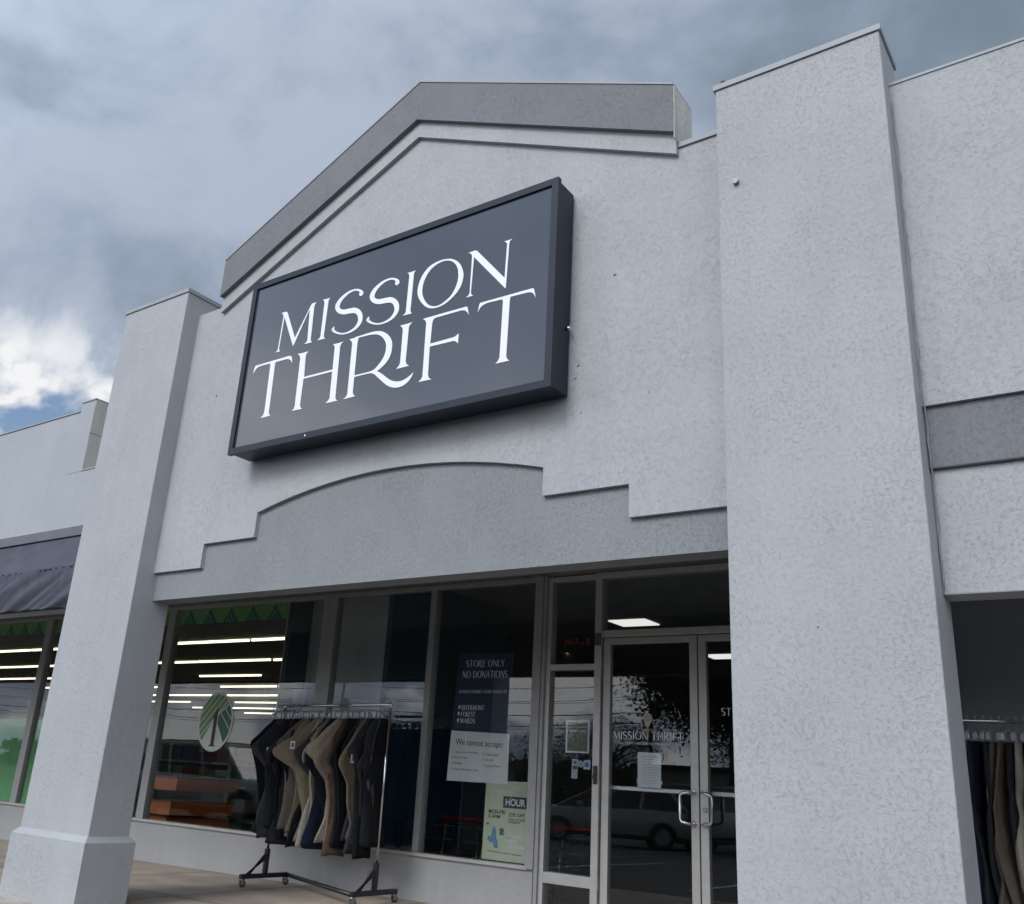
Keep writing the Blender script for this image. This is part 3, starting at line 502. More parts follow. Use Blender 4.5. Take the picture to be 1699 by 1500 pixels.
# side light next to the doors
SL = window(-4.70, -4.115, -0.31, 2.655, FRAME, SB, rails=((-0.035, 0.055), (1.778, 1.832)), left=.045, right=.0, name='side_light')
b = MB(); b.box(-4.185, -4.118, G-.06, G+.06, -.31, 2.66, .003)
b.box(-4.118, -2.2, G-.058, G+.058, 2.065, 2.125, .003)
b.box(-4.118, -2.2, G-.058, G+.058, 2.61, 2.66, .003)
b.box(-2.27, -2.2, G-.06, G+.06, -.31, 2.61, .003)
DFR = b.build('door_frame', FRAME, SB)
MB().box(-4.118, -2.27, G-.004, G+.004, 2.125, 2.61).build('pane', GLASS, DFR)
box('door_closer', -4.175, -4.12, G-.075, G-.055, 1.99, 2.10, mat('worn bronze', (.12, .115, .11), .5, .3), DFR)
def door(x0, x1, hinge_left):
    b = MB(); y0, y1 = G-.03, G+.03
    st = 0.07; z0, z1 = -.305, 2.058
    b.box(x0, x0+st, y0, y1, z0, z1, .004); b.box(x1-st, x1, y0, y1, z0, z1, .004)
    b.box(x0+st, x1-st, y0+.002, y1-.002, z1-.055, z1, .003); b.box(x0+st, x1-st, y0+.002, y1-.002, z0, z0+.16, .003)
    d = b.build('door', FRAME, SB)
    MB().box(x0+st, x1-st, G-.004, G+.004, z0+.16, z1-.055).build('pane', GLASS, d)
    hx = x1-.045 if hinge_left else x0+.04
    sx = -1 if hinge_left else 1
    hb = MB(); hy = y0-.055; ox = hx+sx*-.0
    P = [(hx, y0, .785), (hx, hy, .785), (hx+sx*.02, hy-.012, .782), (hx+sx*.075, hy-.02, .77), (hx+sx*.088, hy-.02, .75), (hx+sx*.088, hy-.02, .575), (hx+sx*.075, hy-.02, .553), (hx+sx*.02, hy-.012, .545), (hx, hy, .542), (hx, y0, .542)]
    hb.tube(P, .0125, 10)
    for z in (.785, .542): hb.cyl((hx, y0, z), (hx, y0-.006, z), .026, 14)
    hb.build('handle', CHROME, d)
    pb = MB(); pb.box(x0+.05, x1-.05, G+.045, G+.075, .765, .80, .006); pb.build('push_bar', mat('satin aluminium', (.72, .72, .72), .35, .5), d)
    return d
D1 = door(-4.108, -3.215, True)
D2 = door(-3.205, -2.30, False)
b = MB(); b.cyl((-3.165, G-.03, .655), (-3.165, G-.042, .655), .02, 14); b.build('lock', CHROME, D2)
b = MB(); b.box(-4.165, -4.135, G-.085, G-.06, .80, .95, .004); b.cyl((-4.15, G-.09, .86), (-4.15, G-.10, .86), .018, 12); b.build('lock_box', mat('dark bronze', (.06, .055, .05), .4, .5), DFR)
box('threshold', -4.118, -2.27, G-.06, G+.06, -.34, -.312, FRAME, SB)
# side wall right of the doors and charcoal wall behind the right bay
box('side_wall', -2.2, -1.75, G-.05, G+.12, -.45, 2.668, SHADEWALL, SB)
box('recess_wall', -1.75, 7, 3.3, 3.42, -.45, 3.06, SHADEWALL, SB)
box('recess_return', -1.75, -1.63, G-.05, 3.3, -.45, 2.73, SHADEWALL, SB)
box('recess_ceiling', -1.75, 7, G-.02, 3.3, 2.69, 2.735, SHADEWALL, SB)
box('end_wall', 6.9, 7.0, TW, 3.3, -.45, 3.06, SHADEWALL, SB)

# small chips and old screw holes in the render
CHIP = mat('chipped render', (.16, .165, .17), .9)
for (x, z, y, r_) in ((-2.60, 4.00, -.036, .012), (-2.86, 3.39, -.036, .010), (-2.88, 3.30, -.036, .008), (-2.83, 3.05, -.036, .007), (-6.62, 3.9, -.036, .011), (-2.35, 3.1, -.036, .006), (-1.36, 1.58, -.200, .006)):
    MB().tube([(x-r_, y, z-.4*r_), (x, y-.001, z+.2*r_), (x+r_*.9, y, z)], [r_*.2, r_*.55, r_*.15], 7).build('chip', CHIP, SB)
for o_ in SB.children:
    if o_.name.split('.')[0] in ('pillar', 'bay_lintel', 'bay_band'):
        md = o_.modifiers.new('soft_edge', 'BEVEL'); md.width = 0.007; md.segments = 2; md.limit_method = 'ANGLE'; md.angle_limit = R(35)

# ---------------------------------------------------------- inside the shops
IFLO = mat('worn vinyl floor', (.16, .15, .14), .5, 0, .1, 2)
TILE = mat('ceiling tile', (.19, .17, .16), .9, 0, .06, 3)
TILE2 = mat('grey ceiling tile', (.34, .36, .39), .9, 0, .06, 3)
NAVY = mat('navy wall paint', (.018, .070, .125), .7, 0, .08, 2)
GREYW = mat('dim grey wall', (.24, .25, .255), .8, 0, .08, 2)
GREYB = mat('grey hoarding', (.62, .62, .60), .8, 0, .06, 2)
STRIPM = mat('fluorescent tube', (1, 1, 1), .5, emit=((1.0, .92, .60), 2.4))
PANELL = mat('troffer light', (1, 1, 1), .5, emit=((1.0, .97, .86), 0.85))
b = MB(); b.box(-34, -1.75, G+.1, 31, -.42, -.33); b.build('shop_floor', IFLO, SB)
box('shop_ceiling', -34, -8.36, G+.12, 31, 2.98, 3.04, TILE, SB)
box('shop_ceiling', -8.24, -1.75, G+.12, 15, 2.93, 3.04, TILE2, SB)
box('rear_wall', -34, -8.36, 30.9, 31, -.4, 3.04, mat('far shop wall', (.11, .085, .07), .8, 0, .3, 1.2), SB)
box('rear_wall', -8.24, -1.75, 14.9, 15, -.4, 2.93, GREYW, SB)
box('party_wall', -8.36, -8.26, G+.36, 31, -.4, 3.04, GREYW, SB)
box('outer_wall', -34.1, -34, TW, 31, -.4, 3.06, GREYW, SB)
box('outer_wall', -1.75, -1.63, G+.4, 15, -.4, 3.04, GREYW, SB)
box('hoarding', -8.255, -6.96, G+.34, G+.40, -.35, 2.93, GREYB, SB)
box('hoarding_edge', -8.33, -8.257, G+.02, G+.34, -.35, 2.98, mat('teal edge', (.02, .05, .08), .6), SB)
box('navy_wall', -7.02, -6.95, G+.30, 5.35, -.35, 2.93, NAVY, SB)
box('navy_wall', -7.6, -7.02, 5.28, 5.35, -.35, 2.93, NAVY, SB)
# white steel posts inside the window
for (x, y, wd) in ((-8.72, 3.2, .05), (-9.55, 6.2, .12)):
    box('column', x-wd, x+wd, y-wd, y+wd, -.35, 2.98, mat('off white paint', (.55, .55, .5), .6), SB)
proto = None
rows = [(6.75+2.4*k) for k in range(10)]
rnd = random.Random(5)
for k, y in enumerate(rows):
    n = 0
    for j in range(13):
        x = -9.9-2.46*j+(.5 if k % 2 else 0)
        if x < -33: continue
        if rnd.random() < .10: continue
        if proto is None:
            proto = MB().box(-1.19, 1.19, -.020, .020, -.040, 0).mesh('ceiling_light')
            proto.materials.append(STRIPM)
        o = link('ceiling_light', proto, None, SB)
        o.location = (x+4.45, y+rnd.uniform(-.03, .03), 2.975+.36)
for (x, y) in ((-5.42, 6.6), (-5.42, 10.2), (-3.0, 6.6), (-3.2, 10.2)):
    pass
tproto = MB().box(-.27, .27, -.23, .23, -.012, 0).mesh('ceiling_panel'); tproto.materials.append(PANELL)
for (x, y) in ((-5.75, 6.62), (-5.75, 9.9), (-3.2, 6.6), (-3.2, 9.9)):
    o = link('ceiling_panel', tproto, None, SB); o.location = (x+4.45, y, 2.926+.36)

# ------------------------------------------------------------ neighbouring shop on the left
NB = empty('neighbour_building', 'plain grey parapet wall of the next shop, left of the left pillar, above the awning', 'building', (-12, 0, -0.36))
b = MB(); b.box(-34, -8.897, 0.0, TW, 3.474, 4.165); b.build('parapet_wall', WALL2, NB)
b = MB(); b.box(-34, XL0, 0.0, TW, 2.06, 3.474); b.build('wall', WALL2, NB)
b = MB(); b.box(-8.897, -8.645, -0.003, 1.6, 3.474, 4.262); blk = b.build('parapet_block', WALL2, NB)
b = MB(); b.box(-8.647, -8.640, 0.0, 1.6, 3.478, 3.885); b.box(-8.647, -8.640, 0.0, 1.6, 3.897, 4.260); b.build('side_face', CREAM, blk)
b = MB(); b.box(-8.9, -8.638, -.012, 1.61, 4.262, 4.274); b.box(-34, -8.9, -.012, TW+.01, 4.166, 4.178); b.build('coping', COPING, NB)
b = MB(); b.box(-8.645, XL0, -.008, TW+.012, 3.475, 3.488); b.build('ledge', COPING, NB)

# ------------------------------------------------------------ awning
AW = empty('awning', 'dark slate fabric awning with a creased valance, left of the left pillar', 'awning', (-12, 0, 2.8))
AWB = mat('awning board', (.125, .13, .165), .6, 0, .1, 5)
def cloth(name, col, var=.15):
    m = mat(name, col, .85, 0, var, 7, .0008, 400); return m
AWF = cloth('slate awning cloth', (.072, .077, .105))
b = MB(); b.box(-34, XL0-.004, -.05, -.002, 2.768, 2.866, .004); b.build('head_board', AWB, AW)
def sheet(nx, nz, fn, thick=.004):
    bm = bmesh.new(); V = [[bm.verts.new(fn(i/(nx-1), k/(nz-1))) for k in range(nz)] for i in range(nx)]
    for i in range(nx-1):
        for k in range(nz-1):
            f = bm.faces.new((V[i][k], V[i+1][k], V[i+1][k+1], V[i][k+1])); f.smooth = True
    bmesh.ops.recalc_face_normals(bm, faces=bm.faces[:])
    bmesh.ops.solidify(bm, geom=bm.faces[:], thickness=thick)
    for f in bm.faces: f.smooth = True
    return bm
from mathutils import noise as mn
def fs(u, v):
    x = -16+u*(16+XL0-.012)
    sag = .016*math.sin(v*PI)*(1+.5*math.sin(x*2.3))+.006*mn.noise(Vector((x*1.3, v*7, 3)))
    return (x, -.03-.135*v+sag*.6, 2.765-.345*v-sag*.7)
b = MB(); b.add(sheet(180, 14, fs)); b.build('canopy', AWF, AW)
def fv(u, v):
    x = -16+u*(16+XL0-.012)
    f1 = mn.noise(Vector((x*3.2+v*2.4, v*1.2, 1)))*.085
    f2 = (1-abs(mn.noise(Vector((x*5.0+v*4.0, v*.8, 5))))*2)**3*.045
    pl = .010*math.sin(x*62+3*math.sin(x*5))*max(0, 1-v*2.4)
    sw = .020*math.sin(v*PI*1.1)*math.sin(x*4.4+v*2.0)
    return (x, -.168+v*.012+.6*((f1+sw)*min(1, v*2+.15)+f2*v+pl), 2.42-.385*v+.006*math.sin(x*3.3)*v)
b = MB(); b.add(sheet(520, 26, fv, .003)); b.build('valance', AWF, AW)
b = MB(); b.tube([(-16, -.16, 2.42), (XL0-.03, -.16, 2.42)], .009, 6); b.build('front_bar', BLACKM, AW)

# ------------------------------------------------------------ the sign cabinet
SG = empty('sign_cabinet', 'large charcoal box sign with white serif lettering hanging in the gable', 'sign', (-4.467, -.1, 3.95))
SFRAME = mat('charcoal sign frame', (.010, .017, .032), .42, .0, .08, 4, spec=.35)
SFACE = mat('charcoal sign face', (.044, .053, .072), .15, 0, .03, 1.2, .00035, 5, coat=.5)
SWHITE = mat('white sign vinyl', (.88, .88, .88), .4, 0, .015)
x0, x1, z0, z1 = -6.018, -2.917, 3.160, 4.742
b = MB(); b.box(x0+.012, x1-.012, -.255, -.050, z0+.012, z1-.012, .004); body = b.build('cabinet', SFRAME, SG)
b = MB(); fw = .052
b.prism([(x0, z0), (x1, z0), (x1-fw, z0+fw), (x0+fw, z0+fw)], -.284, -.245)
b.prism([(x1, z0), (x1, z1), (x1-fw, z1-fw), (x1-fw, z0+fw)], -.284, -.245)
b.prism([(x1, z1), (x0, z1), (x0+fw, z1-fw), (x1-fw, z1-fw)], -.284, -.245)
b.prism([(x0, z1), (x0, z0), (x0+fw, z0+fw), (x0+fw, z1-fw)], -.284, -.245)
b.build('retainer', SFRAME, SG)
box('face', x0+fw-.002, x1-fw+.002, -.268, -.256, z0+fw-.002, z1-fw+.002, SFACE, SG)
b = MB()
for x in (-5.3, -3.6): b.box(x-.05, x+.05, -.052, -.033, z0+.1, z1-.1)
b.build('mounting_rail', BLACKM, SG)
b = MB(); b.cyl((x1-.014, -.093, 3.652), (x1+.020, -.093, 3.652), .015, 12); b.build('lock', CHROME, SG)
b = MB(); b.cyl((-5.12, -.284, z0+.024), (-5.12, -.287, z0+.024), .007, 8); b.build('screw', CHROME, SG)
for ch, shp in SIGN_LETTERS:
    b = MB()
    for k, (ty, dta) in enumerate(shp):
        yk = -.2712-.0005*k
        if ty == 'p': b.prism(dta, yk, -.2675)
        else: b.strip(dta[0], dta[1], yk, -.2675)
    b.build('letter', SWHITE, SG)

# ------------------------------------------------------------ printed matter on and behind the glass
GI = G+.009                      # on the inner face of the glass
def rect_sheet(name, corners, m, label, cat, y=GI, th=.0025, group=None):
    tl, tr, br, bl = corners
    cx = sum(c[0] for c in corners)/4; cz = sum(c[1] for c in corners)/4
    r = empty(name, label, cat, (cx, y, cz), group)
    prism('sheet', [bl, br, tr, tl], y, y+th, m, r)
    return r
PNAVY = mat('navy poster paper', (.012, .026, .062), .6, 0, .05)
PGREY = mat('grey notice card', (.84, .83, .78), .7, 0, .04)
PGREEN = mat('sage poster paper', (.58, .60, .41), .6, 0, .04)
INKW = mat('white ink', (.85, .85, .85), .6, 0, 0)
INKD = mat('dark ink', (.03, .032, .035), .6, 0, 0)
INKG = mat('grey ink', (.20, .20, .19), .6, 0, 0)
PAPER = mat('white paper', (.78, .79, .77), .7, 0, .04)
p = rect_sheet('poster', ((-5.765, 1.970), (-5.110, 1.956), (-5.110, 1.19), (-5.80, 1.205)), PNAVY, 'navy poster reading STORE ONLY NO DONATIONS in the window left of the doors', 'poster', GI+.004)
caps_text('lettering', 'STORE ONLY', -5.675, -5.205, 1.83, 1.895, GI+.004, INKW, p)
caps_text('lettering', 'NO DONATIONS', -5.71, -5.165, 1.722, 1.79, GI+.004, INKW, p)
caps_text('lettering', 'DONATE DURING STORE HOURS AT', -5.735, -5.165, 1.575, 1.605, GI+.004, INKW, p, .12, .08)
for k, s_ in enumerate(('RIVERMONT', 'FOREST', 'WARDS')):
    wd = (.275, .175, .175)[k]; z = 1.415-k*.063
    caps_text('lettering', s_, -5.695-.004*k, -5.695+wd, z, z+.045, GI+.004, INKW, p, .13, .08)
    prism('map_pin', [(-5.722-.004*k, z+.002), (-5.710-.004*k, z+.025), (-5.714-.004*k, z+.042), (-5.722-.004*k, z+.046), (-5.730-.004*k, z+.042), (-5.734-.004*k, z+.025)], GI+.0025, GI+.004, INKW, p)
p = rect_sheet('notice', ((-5.800, 1.217), (-5.112, 1.199), (-5.108, .752), (-5.818, .750)), PGREY, 'pale grey notice headed We cannot accept, taped below the navy poster', 'notice', GI)
text('heading', 'We cannot accept:', 0, 0, 0, 0, GI, INKD, p, corners=((-5.735, 1.142), (-5.185, 1.128), (-5.185, 1.055), (-5.735, 1.068)))
for (s_, x, z, wd) in (('1. Seasonal clothing', -5.765, 1.005, .30), ('2. Baby car seats', -5.768, .955, .175), ('3. Mattresses', -5.772, .905, .13), ('4. Furniture with stains or tears', -5.775, .85, .325),
                       ('5. Televisions', -5.40, .995, .175), ('6. Gas grills', -5.402, .945, .125), ('7. Large appliances', -5.405, .893, .21)):
    text('line', s_, x, x+wd, z, z+.022, GI, INKG, p)
p = rect_sheet('poster', ((-5.352, .770), (-4.832, .783), (-4.828, .092), (-5.358, .092)), PGREEN, 'sage green poster reading HOUR and ALL MISSION THRIFT LOCATIONS, low in the window', 'poster', GI+.006)
yq = GI+.006
# running handwriting for the word above HOUR
def pen(name, pts, r, m, parent, y):
    b = MB(); out_ = []
    P = pts
    for i in range(len(P)-1):
        a = P[max(i-1, 0)]; b0 = P[i]; c0 = P[i+1]; d0 = P[min(i+2, len(P)-1)]
        for k in range(5):
            t = k/5
            out_.append(tuple(.5*((2*b0[j])+(-a[j]+c0[j])*t+(2*a[j]-5*b0[j]+4*c0[j]-d0[j])*t*t+(-a[j]+3*b0[j]-3*c0[j]+d0[j])*t**3) for j in (0, 1)))
    out_.append(P[-1])
    b.tube([(q[0], y-.0012, q[1]) for q in out_], r, 4)
    return b.build(name, m, parent)
def scr(x, z): return (-5.352+(x-75)/(890-75)*.52, .783-(z-60)/(1470-60)*.69)     # poster sheet coordinates
for stroke_ in ([(210, 110), (200, 200), (180, 360)], [(265, 130), (250, 210), (235, 290)], [(135, 255), (170, 235), (250, 215), (300, 205)],
                [(310, 215), (275, 240), (275, 275), (310, 240), (312, 275), (335, 225), (330, 300), (315, 375), (335, 250), (360, 225), (345, 270), (375, 230), (370, 300), (350, 375), (378, 250), (400, 230), (390, 270), (420, 245), (412, 275), (450, 240), (440, 270), (480, 225), (475, 275), (520, 230), (505, 275), (550, 150), (525, 380)],
                [(500, 185), (580, 188), (655, 190)]):
    pen('script', [scr(*q) for q in stroke_], .0022, INKW, p, yq)
a_, b_ = scr(395, 340), scr(820, 545)
box('label_block', a_[0], b_[0], yq-.0012, yq-.0002, b_[1], a_[1], mat('charcoal ink', (.05, .055, .055), .6, 0, 0), p)
def ptxt(s_, x0_, z0_, x1_, z1_, m, wgt=.0, yy=0.0):
    a, c = scr(x0_, z0_), scr(x1_, z1_); text('lettering', s_, a[0], c[0], c[1], a[1], yq-.0014-yy, m, p, weight=wgt)
ptxt('HOUR', 440, 378, 775, 505, INKW, .012)
ptxt('MON-FRI', 150, 590, 435, 665, INKD, .012); ptxt('3-5PM', 145, 680, 350, 745, INKD, .012)
ptxt('25% OFF', 500, 625, 770, 690, INKD, .008); ptxt('FOR COLLEGE', 500, 722, 775, 760, INKD); ptxt('STUDENTS', 500, 772, 705, 808, INKD)
for k, (s_, xe) in enumerate((('ALL', 580), ('MISSION', 740), ('THRIFT', 665), ('LOCATIONS', 815))): ptxt(s_, 488, 935+k*80, xe, 990+k*82, INKW, .012)
BLUE = mat('print blue', (.12, .28, .38), .6, 0, .25, 60)
prism('figure_print', [scr(*q) for q in ((245, 880), (290, 920), (300, 1000), (305, 1080), (330, 1150), (345, 1260), (265, 1255), (255, 1170), (200, 1170), (150, 1130), (160, 1060), (210, 1060), (225, 960))][::-1], yq-.0012, yq-.0002, BLUE, p)
prism('shirt_print', [scr(*q) for q in ((360, 915), (385, 900), (420, 912), (438, 940), (425, 960), (430, 1035), (352, 1028), (360, 950), (345, 940))][::-1], yq-.0012, yq-.0002, mat('print slate', (.12, .12, .16), .6, 0, .1), p)
prism('bag_print', [scr(*q) for q in ((145, 815), (168, 860), (120, 860))][::-1], yq-.0012, yq-.0002, INKD, p)
ptxt('ALL DAY FOR STUDENTS', 165, 1300, 740, 1330, INKG) if False else None
for (xa, xb) in ((165, 300), (310, 410), (420, 560), (575, 740)):
    a, c = scr(xa, 1305+xa*.05), scr(xb, 1322+xa*.05); box('fine_print', a[0], c[0], yq-.001, yq-.0002, c[1], a[1], INKG, p)
# framed card in the side light
p = rect_sheet('framed_card', ((-4.491, 1.336), (-4.254, 1.333), (-4.262, 1.054), (-4.494, 1.067)), mat('olive card', (.16, .17, .11), .5, 0, .2, 30), 'small olive card in a white border in the narrow side window by the door', 'sign', GI)
b = MB()
for (a, c, d, e) in ((-4.494, -4.252, 1.322, 1.336), (-4.496, -4.256, 1.054, 1.068), (-4.496, -4.480, 1.068, 1.322), (-4.270, -4.254, 1.068, 1.322)): b.box(a, c, GI-.004, GI-.001, d, e)
b.build('border', PAPER, p)
for k in range(6):
    b = MB(); b.box(-4.45+k*.026, -4.45+k*.026+.016, GI-.002, GI-.0005, 1.232, 1.256); b.build('faint_letter', mat('faint print', (.34, .35, .28), .6), p)
pen('flourish', [(-4.378, 1.215), (-4.368, 1.19), (-4.366, 1.165), (-4.38, 1.155)], .003, mat('faint print', (.34, .35, .28), .6), p, GI)
# stickers
ST1 = rect_sheet('sticker', ((-4.425, 1.000), (-4.367, .998), (-4.370, .836), (-4.430, .838)), mat('pale sticker', (.55, .60, .66), .5, 0, .03), 'tall pale sticker with blue, brown and white blocks in the side window', 'sticker', GI)
box('blue_block', -4.412, -4.378, GI-.0012, GI-.0002, .957, .988, mat('card blue', (.05, .18, .48), .5), ST1)
box('brown_block', -4.418, -4.374, GI-.0012, GI-.0002, .915, .944, mat('rust print', (.22, .05, .03), .5), ST1)
for z in (.90, .885, .862, .848): box('print_line', -4.412, -4.385, GI-.0012, GI-.0002, z, z+.006, INKG, ST1)
ST2 = empty('sticker', 'round pale sticker between the two rectangular ones in the side window', 'sticker', (-4.337, GI, .962))
b = MB(); b.cyl((-4.337, GI, .962), (-4.337, GI+.002, .962), .029, 22); b.build('disc', mat('pale green disc', (.5, .58, .56), .5), ST2)
b = MB(); b.cyl((-4.337, GI-.0012, .962), (-4.337, GI-.0002, .962), .015, 14); b.build('ring_print', mat('disc print', (.25, .33, .33), .5), ST2)
ST3 = rect_sheet('sticker', ((-4.308, .998), (-4.240, .996), (-4.242, .918), (-4.310, .920)), mat('pale sticker', (.55, .60, .66), .5, 0, .03), 'rectangular sticker with a blue block, right of the round one in the side window', 'sticker', GI)
box('blue_block', -4.297, -4.256, GI-.0012, GI-.0002, .938, .978, mat('card blue', (.05, .18, .48), .5), ST3)
ST4 = rect_sheet('sticker', ((-4.205, .985), (-4.186, .985), (-4.186, .955), (-4.205, .955)), mat('sky blue sticker', (.10, .35, .50), .5), 'tiny sky blue sticker at the edge of the side window near the door frame', 'sticker', GI)
# sheet of paper on the door
p = rect_sheet('paper_notice', ((-3.780, 1.082), (-3.565, 1.080), (-3.566, .798), (-3.783, .799)), PAPER, 'white sheet of paper taped to the left door above the push bar', 'notice', GI)
for k in range(11):
    wdt = random.Random(k).uniform(.09, .16); z = 1.045-k*.021
    box('print_line', -3.675-wdt/2, -3.675+wdt/2, GI-.001, GI-.0002, z, z+.004, mat('pale print', (.5, .51, .5), .7), p)
for z in (1.03, .83):
    for x in (-3.79, -3.565): box('tape', x, x+.012, GI-.001, GI-.0003, z, z+.028, mat('tape', (.5, .5, .47), .4), p)
# vinyl lettering on the left door
DG = G-.0055
p = empty('door_lettering', 'white vinyl name and slogan with a gold map pin on the left door', 'lettering', (-3.68, DG, 1.25))
caps_text('name', 'MISSION THRIFT', -4.010, -3.352, 1.185, 1.25, DG, INKW, p, .11, .055, .0008)
text('slogan', 'YOU THRIFT \u2022 WE GIVE \u2022 COMMUNITIES THRIVE', -3.97, -3.375, 1.143, 1.162, DG, INKW, p, .0008)
GOLD = mat('gold vinyl', (.50, .44, .34), .5, 0, .02)
pin = [(-3.681, 1.275)]+[(-3.681+.043*math.cos(R(a)), 1.362+.043*math.sin(R(a))) for a in range(-25, 206, 15)]
prism('map_pin', pin, DG-.0008, DG, GOLD, p)
b = MB(); b.strip([(-3.681+.030*math.cos(R(a)), 1.364+.030*math.sin(R(a))) for a in range(0, 361, 20)], [(-3.681+.025*math.cos(R(a)), 1.364+.025*math.sin(R(a))) for a in range(0, 361, 20)], DG-.0016, DG-.0009)
for z in (1.352, 1.364, 1.376): b.box(-3.695, -3.667, DG-.0016, DG-.0009, z-.002, z+.002)
b.build('pin_mark', mat('brown vinyl', (.17, .14, .11), .5), p)
b = MB(); b.strip([(-3.681+.05*math.cos(R(a)), 1.268+.010*math.sin(R(a))) for a in range(0, 361, 20)], [(-3.681+.045*math.cos(R(a)), 1.268+.007*math.sin(R(a))) for a in range(0, 361, 20)], DG-.0008, DG)
b.build('pin_base', GOLD, p)
p = empty('door_lettering', 'white vinyl letters on the right door, cut off by the right pillar', 'lettering', (-2.95, DG, 1.4))
caps_text('name', 'ST', -3.02, -2.93, 1.395, 1.455, DG, INKW, p, .11, .055, .0008)
# red street number above the side light
p = empty('address_numbers', 'dull red street number and letter in the pane above the side window', 'numbers', (-4.4, GI, 2.04))
RED = mat('dull red vinyl', (.42, .012, .022), .5, 0, 0)
text('number', '3417', -4.535, -4.385, 2.015, 2.068, DG, RED, p, .0008); text('number', '- S', -4.352, -4.262, 2.008, 2.066, DG, RED, p, .0008)

# green decals of the shop on the left
GRN1, GRN2, GRN3 = mat('leaf green vinyl', (.13, .27, .10), .5, 0, .05), mat('deep green vinyl', (.012, .125, .085), .5, 0, .05), mat('pale green line', (.28, .42, .25), .5)
def zigzag(x0_, x1_, label):
    z0_, z1_ = 2.43, 2.632
    r = empty('window_band', label, 'window decal', ((x0_+x1_)/2, DG, 2.53))
    h = z1_-z0_; P = .395
    b1, b2, b3 = MB(), MB(), MB()
    b1.box(x0_, x1_, DG-.001, DG, z0_, z1_)
    k = 0
    while x1_-.02-P*(k+1) > x0_:
        xa = x1_-.02-P*(k+1); k += 1; ap = xa+.15; wb = .32
        b2.prism([(xa, z0_), (xa+wb, z0_), (ap, z1_-.012)], DG-.0022, DG-.0011)
        for q in range(4):                      # pale lines inside the dark triangle, parallel to its right side
            xs_ = xa+.045+q*.062; f = (xs_-xa)/wb; sl = (ap-xa-wb)/(h-.012); zt_ = min((xs_-xa)/((ap-xa)/(h-.012)-sl), h-.02)
            b3.prism([(xs_, z0_), (xs_+.010, z0_), (xs_+.010+sl*zt_, z0_+zt_), (xs_+sl*zt_, z0_+zt_)], DG-.0030, DG-.0023)
        b3.prism([(xa-.006, z0_), (xa+.006, z0_), (ap+.005, z1_-.008), (ap-.007, z1_-.008)], DG-.0030, DG-.0023)
        for q in range(4):                      # and slanting across the light field
            xs_ = xa+wb-.07+q*.062; zb_ = z0_+.10-q*.0
            if xs_+.08 < x1_: b3.prism([(xs_, zb_), (xs_+.008, zb_), (xs_+.088, z1_-.004), (xs_+.080, z1_-.004)], DG-.0020, DG-.0011)
    b1.build('field', GRN1, r); b2.build('triangles', GRN2, r); o_ = b3.build('lines', GRN3, r); o_['kind'] = 'stuff'
zigzag(-10.355, -8.29, 'green zigzag band decal along the top of the window right of the left pillar')
zigzag(-13.2, -10.50, 'green zigzag band decal mostly hidden behind the left pillar')
zigzag(-17.0, -13.42, 'green zigzag band decal under the awning, far left window')
LG = empty('window_logo', 'oval white decal with green stripes and a tall black numeral one', 'window decal', (-9.33, DG, 1.24))
def ell(rx, rz, n=40): return [(-9.33+rx*math.cos(2*PI*i/n), 1.24+rz*math.sin(2*PI*i/n)) for i in range(n)]
prism('oval', ell(.312, .345), DG-.001, DG, mat('pale vinyl', (.62, .63, .62), .5), LG)
def clip_ell(pl, rx=.285, rz=.318):
    """clip a polygon to the oval (Sutherland-Hodgman)"""
    E_ = ell(rx, rz, 28)
    for i in range(len(E_)):
        a, c = E_[i], E_[(i+1) % len(E_)]
        ins = lambda q: (c[0]-a[0])*(q[1]-a[1])-(c[1]-a[1])*(q[0]-a[0]) >= 0
        o_ = []
        for k in range(len(pl)):
            p0, p1 = pl[k-1], pl[k]
            if ins(p0) != ins(p1):
                d0 = (c[0]-a[0])*(p0[1]-a[1])-(c[1]-a[1])*(p0[0]-a[0]); d1_ = (c[0]-a[0])*(p1[1]-a[1])-(c[1]-a[1])*(p1[0]-a[0]); t = d0/(d0-d1_)
                o_.append((p0[0]+(p1[0]-p0[0])*t, p0[1]+(p1[1]-p0[1])*t))
            if ins(p1): o_.append(p1)
        pl = o_
        if len(pl) < 3: return None
    return pl
lo_ = lambda P_: [(-9.33+a, 1.24+c) for a, c in P_]
prism('leaf_field', clip_ell(lo_([(-.20, -.222), (-.052, -.005), (.03, .085), (.215, .215), (.40, .45), (-.45, .45), (-.45, -.10)])), DG-.0022, DG-.0011, GRN1, LG)
prism('leaf_field', clip_ell(lo_([(.046, -.02), (.046, .075), (.235, .210), (.45, .25), (.40, -.06), (.187, -.235)])), DG-.0022, DG-.0011, GRN2, LG)
b = MB()
for k in range(5):
    c0 = -.045+k*.098-.0                        # w = u + c0
    q = clip_ell(lo_([(-.45, -.45+c0), (.45, .45+c0), (.45, .45+c0+.016), (-.45, -.45+c0+.016)]))
    if q and c0 > .05: b.prism(q, DG-.0034, DG-.0023)
for k in range(3):
    u0 = .075+k*.075
    q = clip_ell(lo_([(u0, .10+k*.05), (u0+.30, -.19+k*.05), (u0+.315, -.19+k*.05), (u0+.015, .10+k*.05)]))
    if q: b.prism(q, DG-.0034, DG-.0023)
b.build('lines', MATS['pale vinyl'], LG)['kind'] = 'stuff'
prism('numeral', [(-9.385, .955), (-9.275, .955), (-9.275, .968), (-9.298, .972), (-9.298, 1.40), (-9.312, 1.40), (-9.385, 1.285), (-9.385, 1.27), (-9.358, 1.285), (-9.358, .972), (-9.385, .968)], DG-.0046, DG-.0035, INKD, LG)
